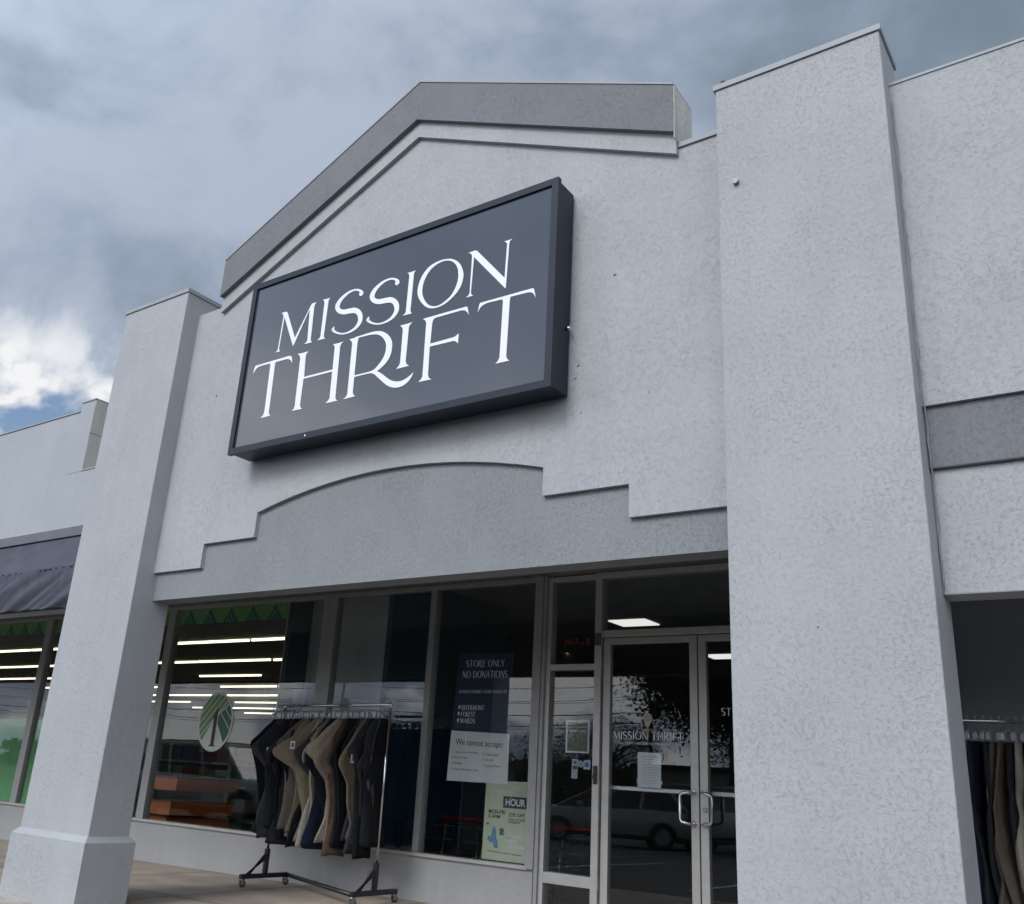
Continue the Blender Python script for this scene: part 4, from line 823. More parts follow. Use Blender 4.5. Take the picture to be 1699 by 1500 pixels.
for k, (xa, xb, lb) in enumerate(((-16.1, -13.46, 'plain green film over the lower half of the far left window'), (-13.20, -12.2, 'strip of plain green film in the window just left of the left pillar'))):
    o = MB().box(xa, xb, GI, GI+.002, .085, 1.20).build('window_film', mat('green film', (.13, .40, .12), .5, 0, .2, 1.2))
    tag(o, lb, 'window decal')
# small pink card on the window by the rack
p = rect_sheet('card', ((-8.08, 1.62), (-7.86, 1.615), (-7.865, 1.46), (-8.085, 1.465)), mat('pink card', (.42, .33, .34), .6), 'small pinkish card stuck inside the window above the rack', 'notice', GI)

# ------------------------------------------------------------ clothes racks
def rack(label, xa, xb, yr, zr, zf, dz=0.0):
    """Z-frame rolling rack; built about the world position of its rail"""
    r = empty('clothes_rack', label, 'clothes rack', ((xa+xb)/2, yr, zf), 'Z-frame rolling clothes racks')
    b = MB(); b.tube([(xa-.10, yr, zr-.0), (xb+.02, yr, zr+dz)], .0135, 12)
    b.build('rail', CHROME, r)
    for x, zt in ((xa, zr), (xb, zr+dz)):
        b = MB(); b.cyl((x, yr, zf+.30), (x, yr, zt+.02), .0125, 12); b.cyl((x, yr, zt-.03), (x, yr, zt+.02), .018, 12); b.build('upright', CHROME, r)
    zb = zf+.098
    for x in (xa, xb):
        f = MB()
        f.box(x-.021, x+.021, yr-.31, yr+.31, zb-.020, zb+.022, .004)
        f.box(x-.021, x+.021, yr-.021, yr+.021, zb+.023, zf+.345, .004)
        s = MB()
        bm = bmesh.new()
        for sg in (-1,):
            A = [(x-.017, yr-.20, zb+.022), (x+.017, yr-.20, zb+.022), (x+.017, yr-.235, zb+.022), (x-.017, yr-.235, zb+.022)]
            B_ = [(x-.017, yr-.018, zf+.30), (x+.017, yr-.018, zf+.30), (x+.017, yr-.018, zf+.25), (x-.017, yr-.018, zf+.25)]
            va = [bm.verts.new(q) for q in A]; vb = [bm.verts.new(q) for q in B_]
            for k in range(4): bm.faces.new((va[k], va[(k+1) % 4], vb[(k+1) % 4], vb[k]))
            bm.faces.new(va); bm.faces.new(vb)
        bmesh.ops.recalc_face_normals(bm, faces=bm.faces[:])
        f.add(bm); f.build('base_frame', BLACKM, r)
    b = MB(); b.tube([(xa, yr+.30, zb), (xb, yr-.30, zb)], .020, 8); b.build('cross_bar', BLACKM, r)
    for x in (xa, xb):
        for sg in (-1, 1):
            y = yr+sg*.285
            c = MB(); c.cyl((x, y, zb-.02), (x, y, zb-.034), .028, 12); c.box(x-.018, x-.015, y-.018, y+.018, zf+.028, zb-.030); c.box(x+.015, x+.018, y-.018, y+.018, zf+.028, zb-.030)
            k = c.build('caster', mat('zinc', (.4, .4, .41), .35, .8), r)
            wv = MB(); wv.cyl((x-.011, y+.012, zf+.033), (x+.011, y+.012, zf+.033), .032, 18); wv.build('wheel', RUBBER, k)
    return r
rack('rolling clothes rack with black Z base, packed with trousers, in front of the window', -7.51, -6.075, 2.12, 1.372, wz(-6.8)-.002, .028)
rack('chrome rail clothes rack of trousers, partly hidden behind the right pillar', -1.50, .10, 2.05, 1.335, -.335, -.02)

HNG = bpy.data.materials.new('clear plastic'); HNG.use_nodes = True
hb_ = HNG.node_tree.nodes['Principled BSDF']; hb_.inputs['Base Color'].default_value = (.62, .66, .70, 1); hb_.inputs['Roughness'].default_value = .12; hb_.inputs['Transmission Weight'].default_value = .45
def hanger_mesh():
    b = MB()
    pts = [(0, -.020+.020*math.cos(R(a)), -.002+.020*math.sin(R(a))) for a in range(-150, 91, 30)]
    pts = [(0, .020*math.cos(R(a)), .002+.020*math.sin(R(a))) for a in range(200, -61, -26)]+[(0, .004, -.030), (0, .0, -.06)]
    b.tube(pts, .0026, 5)
    b.tube([(0, -.10, -.098), (0, -.06, -.078), (0, 0, -.060), (0, .06, -.078), (0, .10, -.098)], .0045, 5)
    for y in (-.098, .098): b.box(-.012, .012, y-.014, y+.014, -.135, -.090, .003)
    return b.mesh('hanger')
HM = hanger_mesh(); HM.materials.append(HNG)
FAB = {}
def fabric(nm, col):
    if nm in FAB: return FAB[nm]
    m = mat('cloth '+nm, col, .92, 0, .12, 22, .0006, 500, spec=.15)
    FAB[nm] = m; return m
COLS = {'black': (.010, .011, .014), 'charcoal': (.030, .032, .037), 'navy': (.010, .015, .030), 'dark grey': (.055, .057, .062), 'khaki': (.215, .185, .135), 'olive khaki': (.155, .14, .098),
        'beige': (.30, .265, .205), 'taupe': (.135, .115, .097), 'brown': (.085, .058, .042), 'tan pink': (.22, .165, .135), 'stone': (.36, .335, .29), 'slate blue': (.060, .070, .10), 'grey': (.15, .15, .15)}
def trousers(col, x, yr, zt, seed, bulge=1.0, length=1.13, lean=0.0, waist=.062):
    """a folded pair hung by the waistband: the seat swells towards the street, the doubled legs hang below"""
    rnd = random.Random(seed)
    n = 34; seg = 20; bm = bmesh.new(); rings = []
    seat = .04+(.265+rnd.uniform(-.04, .05))*bulge; kn = rnd.uniform(-.035, .045); ts = rnd.uniform(.22, .36); fl = rnd.uniform(-.03, .06); sw = rnd.choice((.1, .35, .6, .9)); bs = rnd.uniform(.75, 1.1); ph = rnd.uniform(0, 6); th0 = rnd.uniform(.015, .023)
    for i in range(n):
        t = i/(n-1); z = -t*length
        # front edge (towards the street, -y) and back edge (+y)
        def lerp(K):
            for a in range(len(K)-1):
                if t <= K[a+1][0]:
                    q = (t-K[a][0])/(K[a+1][0]-K[a][0]); q = .75*q+.25*q*q*(3-2*q); return K[a][1]+(K[a+1][1]-K[a][1])*q
            return K[-1][1]
        fr = lerp(((0, -.050), (ts*.5, -.05-seat*.42*bs), (ts, -seat*bs), (ts+.04, -seat*bs+.012), (ts+.17, -.185+.055*sw-kn), (ts+.32, -.165+.11*sw-kn), (.80, -.15+.075*sw+kn), (1, -.135+kn-fl)))
        bk = lerp(((0, .050), (ts, .045+kn*.5), (ts+.2, .06+.02*sw), (ts+.38, .07+.065*sw), (.85, .085+.04*sw), (1, .10+kn)))
        th = th0*(1+.4*t)*(1.0-.35*math.exp(-((t-ts)/.1)**2))
        ring = []
        for k in range(seg):
            a = 2*PI*k/seg; c, s_ = math.cos(a), math.sin(a)
            y = (fr+bk)/2+(bk-fr)/2*(-c)
            fold = .008*math.sin(3.0*(-c)*PI+ph+t*5)+.006*math.sin(t*31+ph+c*2.5)*math.exp(-((t-ts)/.16)**2)+.010*math.sin(t*7+ph*2)*(.3+t)+.006*mn.noise(Vector((y*14, z*5, seed*1.7)))*2
            xx = th*s_*(abs(s_)**-.35 if abs(s_) > .05 else 1)+fold*min(1, t*6)
            ring.append(bm.verts.new((xx+lean*t, y+.010*mn.noise(Vector((z*4, seed, 0))), z+(.012*math.sin(a*2+ph) if i == n-1 else 0))))
        rings.append(ring)
    for i in range(n-1):
        for k in range(seg):
            f = bm.faces.new((rings[i][k], rings[i][(k+1) % seg], rings[i+1][(k+1) % seg], rings[i+1][k])); f.smooth = True
    bm.faces.new(rings[0]); bm.faces.new(rings[-1][::-1])
    bmesh.ops.recalc_face_normals(bm, faces=bm.faces[:])
    me = bpy.data.meshes.new('trousers'); bm.to_mesh(me); bm.free()
    o = link('trousers', me, fabric(col, COLS[col])); o.location = (x, yr, zt); o.rotation_euler = (0, rnd.uniform(-.012, .012), rnd.uniform(-.42, .22))
    return o
ORD = ['first', 'second', 'third', 'fourth', 'fifth', 'sixth', 'seventh', 'eighth', 'ninth', 'tenth', 'eleventh', 'twelfth', 'thirteenth', 'fourteenth', 'fifteenth', 'sixteenth', 'seventeenth', 'eighteenth', 'nineteenth', 'twentieth',
       'twenty-first', 'twenty-second', 'twenty-third', 'twenty-fourth', 'twenty-fifth', 'twenty-sixth', 'twenty-seventh', 'twenty-eighth', 'twenty-ninth', 'thirtieth', 'thirty-first', 'thirty-second', 'thirty-third', 'thirty-fourth', 'thirty-fifth', 'thirty-sixth']
SEQ = [('black', 1.15), ('charcoal', 1.1), ('dark grey', 1.0), ('charcoal', 1.2), ('black', .95), ('black', .9), ('charcoal', .85), ('black', .8), ('navy', .75),
       ('taupe', 1.1), ('khaki', .95), ('olive khaki', .8), ('black', .7), ('khaki', 1.5), ('stone', .9), ('beige', .75), ('charcoal', .95), ('olive khaki', 1.0), ('navy', 1.2), ('black', .8),
       ('beige', 1.15), ('tan pink', 1.05), ('brown', .8), ('black', .85), ('black', 1.1), ('black', .9), ('charcoal', .9), ('slate blue', .8), ('olive khaki', 1.15), ('charcoal', .7), ('black', .55), ('charcoal', .5), ('dark grey', .45), ('black', .45)]
TAGM = mat('white price tag', (.72, .72, .74), .6); PINK = mat('pink print', (.65, .12, .22), .6); REDT = mat('red tag', (.55, .02, .03), .6)
NT = len(SEQ)
for i, (c, bl) in enumerate(SEQ):
    x = -7.59+i*(1.47/(NT-1)); zr = 1.372+.028*(x+7.51)/1.435
    sd_ = 40+i
    ln = 1.13+random.Random(sd_).uniform(-.10, .07)+(.05 if i > 17 else 0)
    zt = zr-.018-.112
    o = trousers(c, x, 2.12, zt, sd_, bl, ln, random.Random(i).uniform(-.02, .03))
    tag(o, f'{c} trousers, {ORD[i]} pair from the left on the rolling rack before the window', 'trousers', 'trousers on the rolling rack')
    if i in (3, 13, 18, 28):
        yy, zz = {3: (-.20, -.33), 13: (-.27, -.27), 18: (-.23, -.33), 28: (-.20, -.38)}[i]
        tb = MB(); tb.box(.030, .032, yy-.026, yy+.026, zz-.038, zz+.038)
        tgm = link('price_tag', tb.mesh('price_tag'), REDT if i == 18 else TAGM, o)
        if i != 18:
            pb_ = MB(); pb_.box(.0322, .0332, yy-.014, yy+.014, zz-.018, zz+.02); link('tag_print', pb_.mesh('tag_print'), PINK if i == 3 else INKG, tgm)
    h = link('hanger', HM); h.location = (x, 2.12, zr+.012); h.rotation_euler = (0, 0, random.Random(i*3).uniform(-.25, .25))
    tag(h, f'clear hanger of the {ORD[i]} trousers from the left on the rolling rack', 'hanger', 'hangers on the rolling rack')
SEQ2 = ['black', 'charcoal', 'taupe', 'brown', 'khaki', 'taupe', 'charcoal', 'navy', 'charcoal', 'taupe', 'taupe', 'charcoal', 'stone', 'navy', 'navy', 'charcoal', 'black', 'dark grey', 'navy', 'black']
for i, c in enumerate(SEQ2):
    x = -1.36+i*.046; zr = 1.335-.02*(x+1.5)/1.6
    o = trousers(c, x, 2.05, zr-.13, 200+i, random.Random(i).uniform(.35, .8), 1.2, random.Random(i+9).uniform(-.03, .03))
    tag(o, f'{c} trousers, {ORD[i]} pair from the left on the rack behind the right pillar', 'trousers', 'trousers on the rack behind the right pillar')
    h = link('hanger', HM); h.location = (x, 2.05, zr+.012); h.rotation_euler = (0, 0, random.Random(i*5).uniform(-.3, .3))
    tag(h, f'clear hanger of the {ORD[i]} trousers from the left behind the right pillar', 'hanger', 'hangers on the rack behind the right pillar')

# ------------------------------------------------------------ things seen dimly inside the shops
ORG = mat('orange plastic', (.62, .17, .03), .5, 0, .05)
for k, (z, dx) in enumerate(((.40, .06), (.10, 0), (-.10, -.04))):
    t = empty('orange_box', ('upper', 'middle', 'lowest')[k]+' of the three orange boxes stacked behind the window near the left pillar', 'box', (-10.9+dx, 3.5, z), 'orange boxes inside the window')
    b = MB(); b.box(-11.3+dx, -10.72+dx, 3.35, 4.4, z, z+.15, .006); b.build('bin', ORG, t)
    b = MB(); b.box(-11.31+dx, -10.71+dx, 3.34, 4.41, z+.152, z+.172, .004); b.build('rim', mat('dark orange rim', (.32, .09, .02), .5), t)
def shelf(x, y0_, n, label, seed):
    t = empty('shelf_unit', label, 'shelves', (x, y0_, -.33), 'shelf units in the shop on the left')
    rnd = random.Random(seed)
    b = MB(); b.box(x-.04, x+.04, y0_, y0_+n, -.33, 1.05)
    for z in (-.2, .12, .44, .76): b.box(x-.42, x+.42, y0_, y0_+n, z, z+.03)
    b.build('frame', mat('beige shelf', (.30, .28, .24), .6), t)
    mats_ = [mat('goods '+nm, c, .5) for nm, c in (('red', (.16, .04, .04)), ('blue', (.04, .07, .14)), ('yellow', (.22, .18, .08)), ('white', (.24, .24, .23)), ('green', (.05, .12, .06)), ('purple', (.10, .05, .11)))]
    bs = [MB() for _ in mats_]
    for z in (-.17, .15, .47, .79):
        y = y0_+.05
        while y < y0_+n-.2:
            wv = rnd.uniform(.12, .35); k = rnd.randrange(6); hh = rnd.uniform(.12, .26)
            bs[k].box(x+.06, x+.38, y, y+wv, z, z+hh); bs[k].box(x-.38, x-.06, y, y+wv, z, z+hh*.9); y += wv+.02
    for k, bb in enumerate(bs):
        o = bb.build('goods', mats_[k], t); o['kind'] = 'stuff'
for k in range(6):
    shelf(-11.6-2.1*k, 5.0, 8, f'low double-sided goods shelf, {ORD[k]} aisle unit from the party wall, inside the left shop', 60+k)
def cart(x, y, i, rz):
    t = empty('shopping_cart', f'dark shopping cart with a red handle, {ORD[i]} from the left behind the window posters', 'shopping cart', (0, 0, 0), 'shopping carts inside the window')
    W_ = mat('cart wire', (.10, .10, .11), .4, .6)
    b = MB()
    for z, hw, ya, yb in ((.36, .20, -.28, .30), (.50, .23, -.34, .36), (.64, .25, -.38, .40)):
        b.tube([(-hw, ya, z), (hw, ya, z), (hw, yb, z), (-hw, yb, z)], .006, 4, closed=True)
    for k in range(9):
        f = k/8
        for s_ in (-1, 1): b.tube([(s_*.20, -.28+.58*f, .36), (s_*.25, -.38+.78*f, .64)], .003, 3)
        xx = -.2+.4*f; b.tube([(xx, -.28, .36), (xx*1.25, -.38, .64)], .003, 3); b.tube([(xx, .30, .36), (xx*1.25, .40, .64)], .003, 3)
    b.build('basket', W_, t)
    b = MB()
    for s_ in (-1, 1):
        b.tube([(s_*.24, .42, .68), (s_*.22, .34, .30), (s_*.24, .34, .06)], .010, 5); b.tube([(s_*.22, .34, .12), (s_*.20, -.38, .12), (s_*.20, -.28, .36)], .010, 5)
    b.build('undercarriage', mat('cart chrome', (.6, .6, .6), .25, .9), t)
    b = MB(); b.tube([(-.25, .43, .69), (.25, .43, .69)], .018, 8); b.build('handle', mat('red handle', (.45, .01, .02), .4), t)
    for s_ in (-1, 1):
        for y_ in (.34, -.38):
            b = MB(); b.cyl((s_*.21-.012, y_, .05), (s_*.21+.012, y_, .05), .05, 12); b.build('wheel', RUBBER, t)
    t.location = (x, y, -.33); t.rotation_euler = (0, 0, rz)
for i in range(5): cart(-7.0+i*.52, 3.75+.05*(i % 2), i, .25+.06*i)

# ------------------------------------------------------------ parking lot and street behind the camera, seen in the glass
CARG = mat('dark car glass', (.012, .014, .016), .08, 0, 0, coat=.5); TYRE = mat('tyre rubber', (.02, .02, .02), .8); RIM = mat('alloy rim', (.5, .5, .52), .3, .9)
TRIM = mat('black car trim', (.02, .02, .021), .5); REDL = mat('tail lamp red', (.45, .01, .015), .15, coat=.8); LAMP = mat('head lamp', (.65, .67, .7), .1, coat=.8)
def car(label, cat, paint, x, y, rz, L_=4.7, H_=1.7, W_=1.86, kind='suv'):
    t = empty('parked_car', label, cat, (0, 0, 0), 'cars parked behind the camera')
    hw = W_/2; wr = .36 if kind != 'wagon' else .335
    fa, ra = L_*.5-.95, -L_*.5+.92                     # axles, +x is the front
    # sections: x, sill z, belt z, half width
    if kind == 'jeep':
        S = [(-L_/2, .50, 1.08, hw*.9), (-L_/2+.08, .42, 1.12, hw*.97), (0, .40, 1.14, hw), (.75, .42, 1.14, hw), (.85, .45, 1.10, hw*.86), (L_/2-.15, .5, 1.06, hw*.80), (L_/2, .56, 1.02, hw*.78)]
        top_ = [(-L_/2+.05, .5), (-L_/2+.12, 1), (.45, 1), (.78, 0)]
    else:
        S = [(-L_/2, .46, .92, hw*.84), (-L_/2+.12, .32, 1.0, hw*.95), (-L_/2+.6, .26, 1.03, hw), (-.4, .25, 1.0, hw), (.7, .25, .98, hw), (1.3, .26, .985, hw*.99), (L_/2-.45, .28, .93, hw*.97), (L_/2-.12, .30, .82, hw*.90), (L_/2, .38, .66, hw*.76)]
    bm = bmesh.new(); rings = []
    for (sx, zl, zb, h) in S:
        P = [(-h*.93, zl), (-h, zl+.12), (-h, zl+(zb-zl)*.55), (-h*.965, zb-.05), (-h*.90, zb), (h*.90, zb), (h*.965, zb-.05), (h, zl+(zb-zl)*.55), (h, zl+.12), (h*.93, zl)]
        rings.append([bm.verts.new((sx, p_[0], p_[1])) for p_ in P])
    for i in range(len(rings)-1):
        for k in range(10): 
            f = bm.faces.new((rings[i][k], rings[i][(k+1) % 10], rings[i+1][(k+1) % 10], rings[i+1][k])); f.smooth = True
    bm.faces.new(rings[0]); bm.faces.new(rings[-1]); bmesh.ops.recalc_face_normals(bm, faces=bm.faces[:])
    b = MB(); b.add(bm); body_ = b.build('body', paint, t)
    zb = 1.0; hr = hw*.78
    if kind == 'jeep': Rf = [(-L_/2+.10, 1.13, -L_/2+.18, H_), (.82, 1.13, .50, H_)]
    elif kind == 'wagon': Rf = [(-L_/2+.12, 1.01, -L_/2+.62, H_-.03), (1.50, .985, .50, H_-.03)]
    else: Rf = [(-L_/2+.08, 1.01, -L_/2+.34, H_-.02), (1.40, .985, .66, H_)]
    (xb0, zb0, xt0, zt0), (xb1, zb1, xt1, zt1) = Rf
    bm = bmesh.new(); lo = [bm.verts.new(q) for q in ((xb0, -hw*.9, zb0), (xb1, -hw*.9, zb1), (xb1, hw*.9, zb1), (xb0, hw*.9, zb0))]
    hi = [bm.verts.new(q) for q in ((xt0, -hr, zt0-.06), (xt1, -hr, zt1-.06), (xt1, hr, zt1-.06), (xt0, hr, zt0-.06))]
    for k in range(4): bm.faces.new((lo[k], lo[(k+1) % 4], hi[(k+1) % 4], hi[k]))
    bm.faces.new(hi); bmesh.ops.recalc_face_normals(bm, faces=bm.faces[:]); b = MB(); b.add(bm); b.build('glasshouse', CARG, t)
    b = MB(); b.box(xt0-.03, xt1+.03, -hr-.015, hr+.015, zt0-.07, zt0+.0, .03); b.build('roof', paint, t)
    pl = MB()
    for s_ in (-1, 1):
        def pill(xa, xt, wd): 
            A = [(xa, s_*hw*.905, zb0), (xa+wd, s_*hw*.905, zb0), (xt+wd*.8, s_*(hr+.012), zt0-.05), (xt, s_*(hr+.012), zt0-.05)]
            pl.quad(*A)
        pill(xb0, xt0, .30 if kind != 'wagon' else .12); pill(xb0+(xb1-xb0)*.36, xt0+(xt1-xt0)*.34, .09); pill(xb0+(xb1-xb0)*.66, xt0+(xt1-xt0)*.70, .07); pill(xb1-.07, xt1-.05, .08)
    pl.build('window_pillar', paint, t)
    b = MB(); b.box(-L_/2+.3, L_/2-.3, -hw*1.003, hw*1.003, .235, .36, .02); b.build('sill_trim', TRIM, t)
    for ax in (fa, ra):
        for s_ in (-1, 1):
            b = MB(); b.cyl((ax, s_*(hw-.20), wr), (ax, s_*(hw+.012), wr), wr, 24); wv = b.build('wheel', TYRE, t)
            b = MB(); b.cyl((ax, s_*(hw+.008), wr), (ax, s_*(hw+.02), wr), wr*.64, 20); b.build('rim', RIM, wv)
            b = MB()
            A = [(ax+(wr+.05)*math.cos(R(a)), wr+(wr+.05)*math.sin(R(a))) for a in range(-12, 193, 12)]; B_ = [(ax+(wr+.01)*math.cos(R(a)), wr+(wr+.01)*math.sin(R(a))) for a in range(-12, 193, 12)]
            y0_ = s_*(hw+.002); b.strip(A, B_, min(y0_, y0_+s_*.02), max(y0_, y0_+s_*.02)); b.build('wheel_arch', TRIM, t)
    for s_ in (-1, 1):
        b = MB(); b.box(-L_/2-.01, -L_/2+.22, s_*hw*.93-.06, s_*hw*.93+.035, .80, 1.0, .02); b.build('tail_lamp', REDL, t)
        if kind == 'jeep': b = MB(); b.cyl((L_/2+.01, s_*.48, .86), (L_/2+.03, s_*.48, .86), .10, 18)
        else: b = MB(); b.box(L_/2-.35, L_/2-.03, s_*hw*.74-.14, s_*hw*.74+.13, .60, .74, .03)
        b.build('head_lamp', LAMP, t)
        b = MB(); b.box(.78, .98, s_*(hw+.10)-.09, s_*(hw+.10)+.09, 1.0, 1.14, .03); b.build('mirror', paint, t)
    b = MB()
    if kind == 'jeep':
        for k in range(7): b.box(L_/2+.0, L_/2+.02, -.31+k*.09, -.26+k*.09, .70, .98)
    else: b.box(L_/2-.08, L_/2+.012, -.42, .42, .40, .62, .02)
    b.build('grille', TRIM, t)
    t.location = (x, y, lotz(y)+.005); t.rotation_euler = (0, 0, rz)
    return t
car('white sport utility car parked side-on close to the shops, mirrored in the left window', 'car', mat('white car paint', (.75, .76, .78), .25, 0, .01, coat=1), -18.8, -5.6, R(-6), 4.9, 1.76, 1.95, 'suv')
car('silver grey estate car with its nose to the left, mirrored in the doors', 'car', mat('silver car paint', (.55, .54, .53), .35, .15, .02, coat=1), -13.9, -16.0, R(150), 4.8, 1.60, 1.84, 'wagon')
car('boxy white off-road car with a slatted grille, mirrored behind the door handles', 'car', mat('cream car paint', (.55, .56, .55), .3, 0, .01, coat=1), -12.0, -18.4, R(112), 4.2, 1.85, 1.8, 'jeep')
car('dark blue hatchback at the far end of the parking row', 'car', mat('blue car paint', (.03, .05, .10), .25, .3, .02, coat=1), -27.5, -16.0, R(90), 4.3, 1.55, 1.8, 'suv')
car('red saloon in the far parking row beside the dark blue hatchback', 'car', mat('red car paint', (.28, .02, .02), .25, .2, .02, coat=1), -33.3, -16.2, R(90), 4.5, 1.50, 1.8, 'wagon')
car('grey sport utility car in the far row left of the estate car', 'car', mat('grey car paint', (.12, .12, .13), .25, .4, .02, coat=1), -21.7, -16.1, R(-90), 4.6, 1.65, 1.85, 'suv')

WOODP = mat('weathered pole wood', (.12, .095, .07), .9, 0, .2, 5)
POLES = [(-52.5, -45, 10.5, .14), (-26.4, -45, 10.5, .14), (-21.0, -44.6, 11, .20), (-3, -45, 10.5, .14), (-78, -45, 10.5, .14)]
for i, (x, y, h, r_) in enumerate(POLES):
    t = empty('utility_pole', 'wooden utility pole across the street, '+ORD[i]+' of the row', 'utility pole', (x, y, -1), 'utility poles along the street')
    b = MB(); b.cyl((x, y, -1.2), (x, y, h), r_, 10, r_*.7); b.build('pole', WOODP, t)
    b = MB(); b.box(x-.06, x+.06, y-1.2, y+1.2, h-.9, h-.75); b.build('cross_arm', WOODP, t)
    if i in (0, 1): b = MB(); b.cyl((x+.35, y, 5.2), (x+.35, y, 6.2), .28, 14); b.build('transformer', mat('transformer grey', (.12, .13, .13), .6), t)
WIRE = mat('black cable', (.015, .015, .016), .6)
for k, (z, sag, yo) in enumerate(((7.3, .35, .0), (6.5, .45, .3), (6.3, .3, -.2), (5.5, .3, .1), (5.0, .5, 0), (4.7, .4, .2), (8.2, .3, -.6))):
    pts = []
    for x in range(-104, 26, 4):
        u_ = ((x+104) % 26)/26; pts.append((x, -45+yo, z-sag*4*u_*(1-u_)))
    o = MB().tube(pts, .035 if k in (4, 3) else .022, 4).build('overhead_cable', WIRE)
    tag(o, f'black overhead cable along the street, {ORD[k]} of the seven wires', 'cable', 'overhead cables')
LEAF = mat('dull green leaves', (.055, .085, .035), .7, 0, .35, 1.1); LEAF2 = mat('autumn leaves', (.13, .075, .03), .7, 0, .35, 1.1); BARK = mat('bark', (.09, .07, .05), .95, 0, .2, 6)
def tree(x, y, h, rad, label, lm, seed, n=6000):
    zb = -1.0; t = empty('tree', label, 'tree', (x, y, zb), 'trees across the street'); rnd = random.Random(seed)
    b = MB(); b.tube([(x, y, zb-.2), (x+.1, y, zb+h*.3), (x-.05, y+.1, zb+h*.6), (x, y, zb+h*.85)], [rad*.08, rad*.06, rad*.035, .02], 8)
    tips = []
    for k in range(11):
        a = rnd.uniform(0, 2*PI); z0_ = zb+h*rnd.uniform(.28, .65); rr = rad*rnd.uniform(.5, .9); e_ = (x+math.cos(a)*rr, y+math.sin(a)*rr, z0_+h*rnd.uniform(.08, .3))
        b.tube([(x, y, z0_), ((x+e_[0])/2, (y+e_[1])/2, (z0_+e_[2])/2+.2), e_], [rad*.03, rad*.02, .015], 5); tips.append(e_)
    b.build('trunk', BARK, t)
    tips += [(x, y, zb+h*.9), (x, y, zb+h*.6)]
    V = []; F = []
    for k in range(n):
        c_ = rnd.choice(tips); s_ = rad*.42
        p = Vector((rnd.gauss(c_[0], s_*.55), rnd.gauss(c_[1], s_*.55), rnd.gauss(c_[2], s_*.42)))
        u_ = Vector((rnd.gauss(0, 1), rnd.gauss(0, 1), rnd.gauss(0, 1))).normalized(); v_ = u_.orthogonal().normalized(); l = rnd.uniform(.05, .10)*(rad/3)**.5
        q = len(V); V += [p-u_*l, p+v_*l*.6, p+u_*l, p-v_*l*.6]; F.append((q, q+1, q+2, q+3))
    me = bpy.data.meshes.new('crown'); me.from_pydata([v-Vector((x, y, zb)) for v in V], [], F); link('crown', me, lm, t)
tree(-13.6, -26, 9.0, 3.6, 'big dark tree mirrored in the doors', LEAF, 1, 42000)
tree(-31, -49, 6.5, 3.0, 'rounded tree mirrored right of the rack', LEAF, 2)
tree(-38, -58, 6.6, 3.4, 'bushy tree behind the street, mirrored near the navy poster', LEAF, 3)
tree(-45, -60, 6.0, 3.2, 'green tree left of the bushy one across the street', LEAF, 4)
tree(-70, -60, 6.8, 3.4, 'rust coloured autumn tree by the gabled house', LEAF2, 5)
tree(-25, -60, 6.0, 3.2, 'tree mirrored in the side window by the door', LEAF, 6)
tree(-16, -60, 7.0, 3.6, 'far tree behind the low white building', LEAF, 7)
b = MB(); rnd = random.Random(9)
V = []; F = []
for k in range(14000):
    x = rnd.uniform(-180, 60); y = rnd.uniform(-95, -88); hh = 4.2+1.5*mn.noise(Vector((x*.06, 0, 0)))+.8*mn.noise(Vector((x*.3, 5, 0))); z = -1.2+hh*rnd.random()
    p = Vector((x, y, z)); u_ = Vector((rnd.gauss(0, 1), rnd.gauss(0, .4), rnd.gauss(0, 1))).normalized(); v_ = u_.orthogonal().normalized(); l = rnd.uniform(.5, .9)
    q = len(V); V += [p-u_*l, p+v_*l*.8, p+u_*l, p-v_*l*.8]; F.append((q, q+1, q+2, q+3))
b.bm.free(); me = bpy.data.meshes.new('far_woodland'); me.from_pydata(V, [], F); tag(link('far_woodland', me, LEAF), 'dull green belt of woodland beyond the street', 'woodland', kind='stuff')
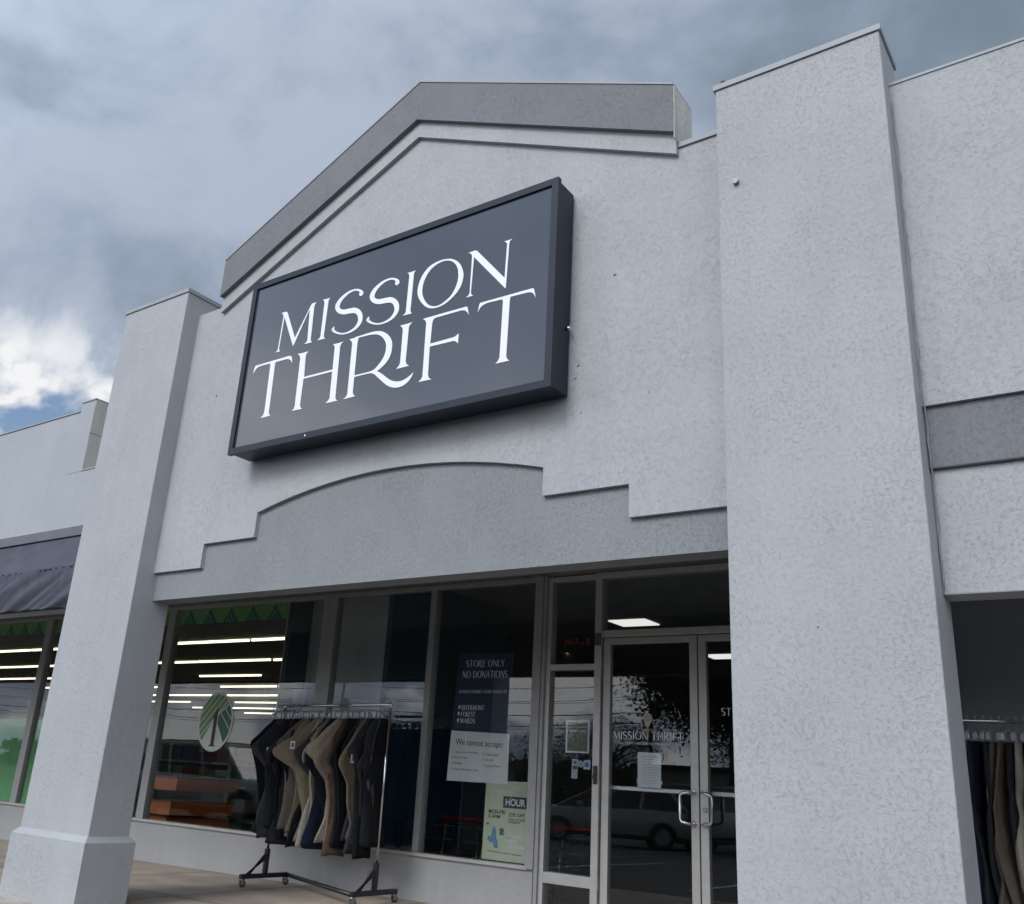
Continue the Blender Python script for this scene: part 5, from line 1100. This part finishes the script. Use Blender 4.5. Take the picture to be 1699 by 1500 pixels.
def house(x0, x1, y0, y1, zt, gable, wm, rm, label, wins=4, along=False):
    zb = -1.1; t = empty('house', label, 'building', ((x0+x1)/2, y1, zb)); box('wall', x0, x1, y0, y1, zb, zt, wm, t)
    if gable:
        b = MB(); xm = (x0+x1)/2
        if along: b.prism([(x0-.4, zt), (x1+.4, zt), (xm, zt+gable)], y0-.4, y1+.4)
        else:
            bm = bmesh.new(); ym = (y0+y1)/2
            v = [bm.verts.new(q) for q in ((x0-.4, y1+.5, zt), (x1+.4, y1+.5, zt), (x1+.4, y0-.5, zt), (x0-.4, y0-.5, zt), (x0-.4, ym, zt+gable), (x1+.4, ym, zt+gable))]
            for f in ((0, 1, 5, 4), (2, 3, 4, 5), (0, 4, 3), (1, 2, 5), (0, 3, 2, 1)): bm.faces.new([v[i] for i in f])
            bmesh.ops.recalc_face_normals(bm, faces=bm.faces[:]); b.add(bm)
        b.build('roof', rm, t)
    else: box('roof', x0-.2, x1+.2, y0-.2, y1+.2, zt, zt+.35, rm, t)
    for k in range(wins):
        xx = x0+(x1-x0)*(k+.5)/wins
        f = box('window', xx-.55, xx+.55, y1+.0, y1+.06, zb+1.0, zb+2.3, mat('white trim', (.6, .6, .58), .6), t); box('pane', xx-.45, xx+.45, y1+.062, y1+.07, zb+1.1, zb+2.2, CARG, f)
BRICK = mat('brown brick', (.16, .075, .055), .9, 0, .2, 3); ROOFM = mat('dark shingle', (.05, .045, .045), .9, 0, .2, 2); ROOFR = mat('rust roof', (.30, .09, .05), .8, 0, .2, 2)
WHITEB = mat('pale siding', (.36, .36, .35), .8, 0, .08, 1)
house(-64, -54, -56, -48, 2.2, 3.0, BRICK, ROOFM, 'brown brick gabled house across the street mirrored beside the oval logo', 3, True)
house(-54, -44, -57, -50, 1.9, 1.5, WHITEB, ROOFR, 'pale low house with a rust red roof next to the brick house', 4)
house(-30, -13, -58, -50, 2.3, 0, WHITEB, ROOFM, 'long flat-roofed pale building mirrored above the estate car', 7)
house(-12, 4, -60, -50, 3.2, 2.0, WHITEB, ROOFM, 'large building with a dark pitched roof mirrored behind the right door', 5)
house(-100, -76, -62, -52, 2.6, 0, WHITEB, ROOFM, 'wide pale building far down the street to the left', 9)
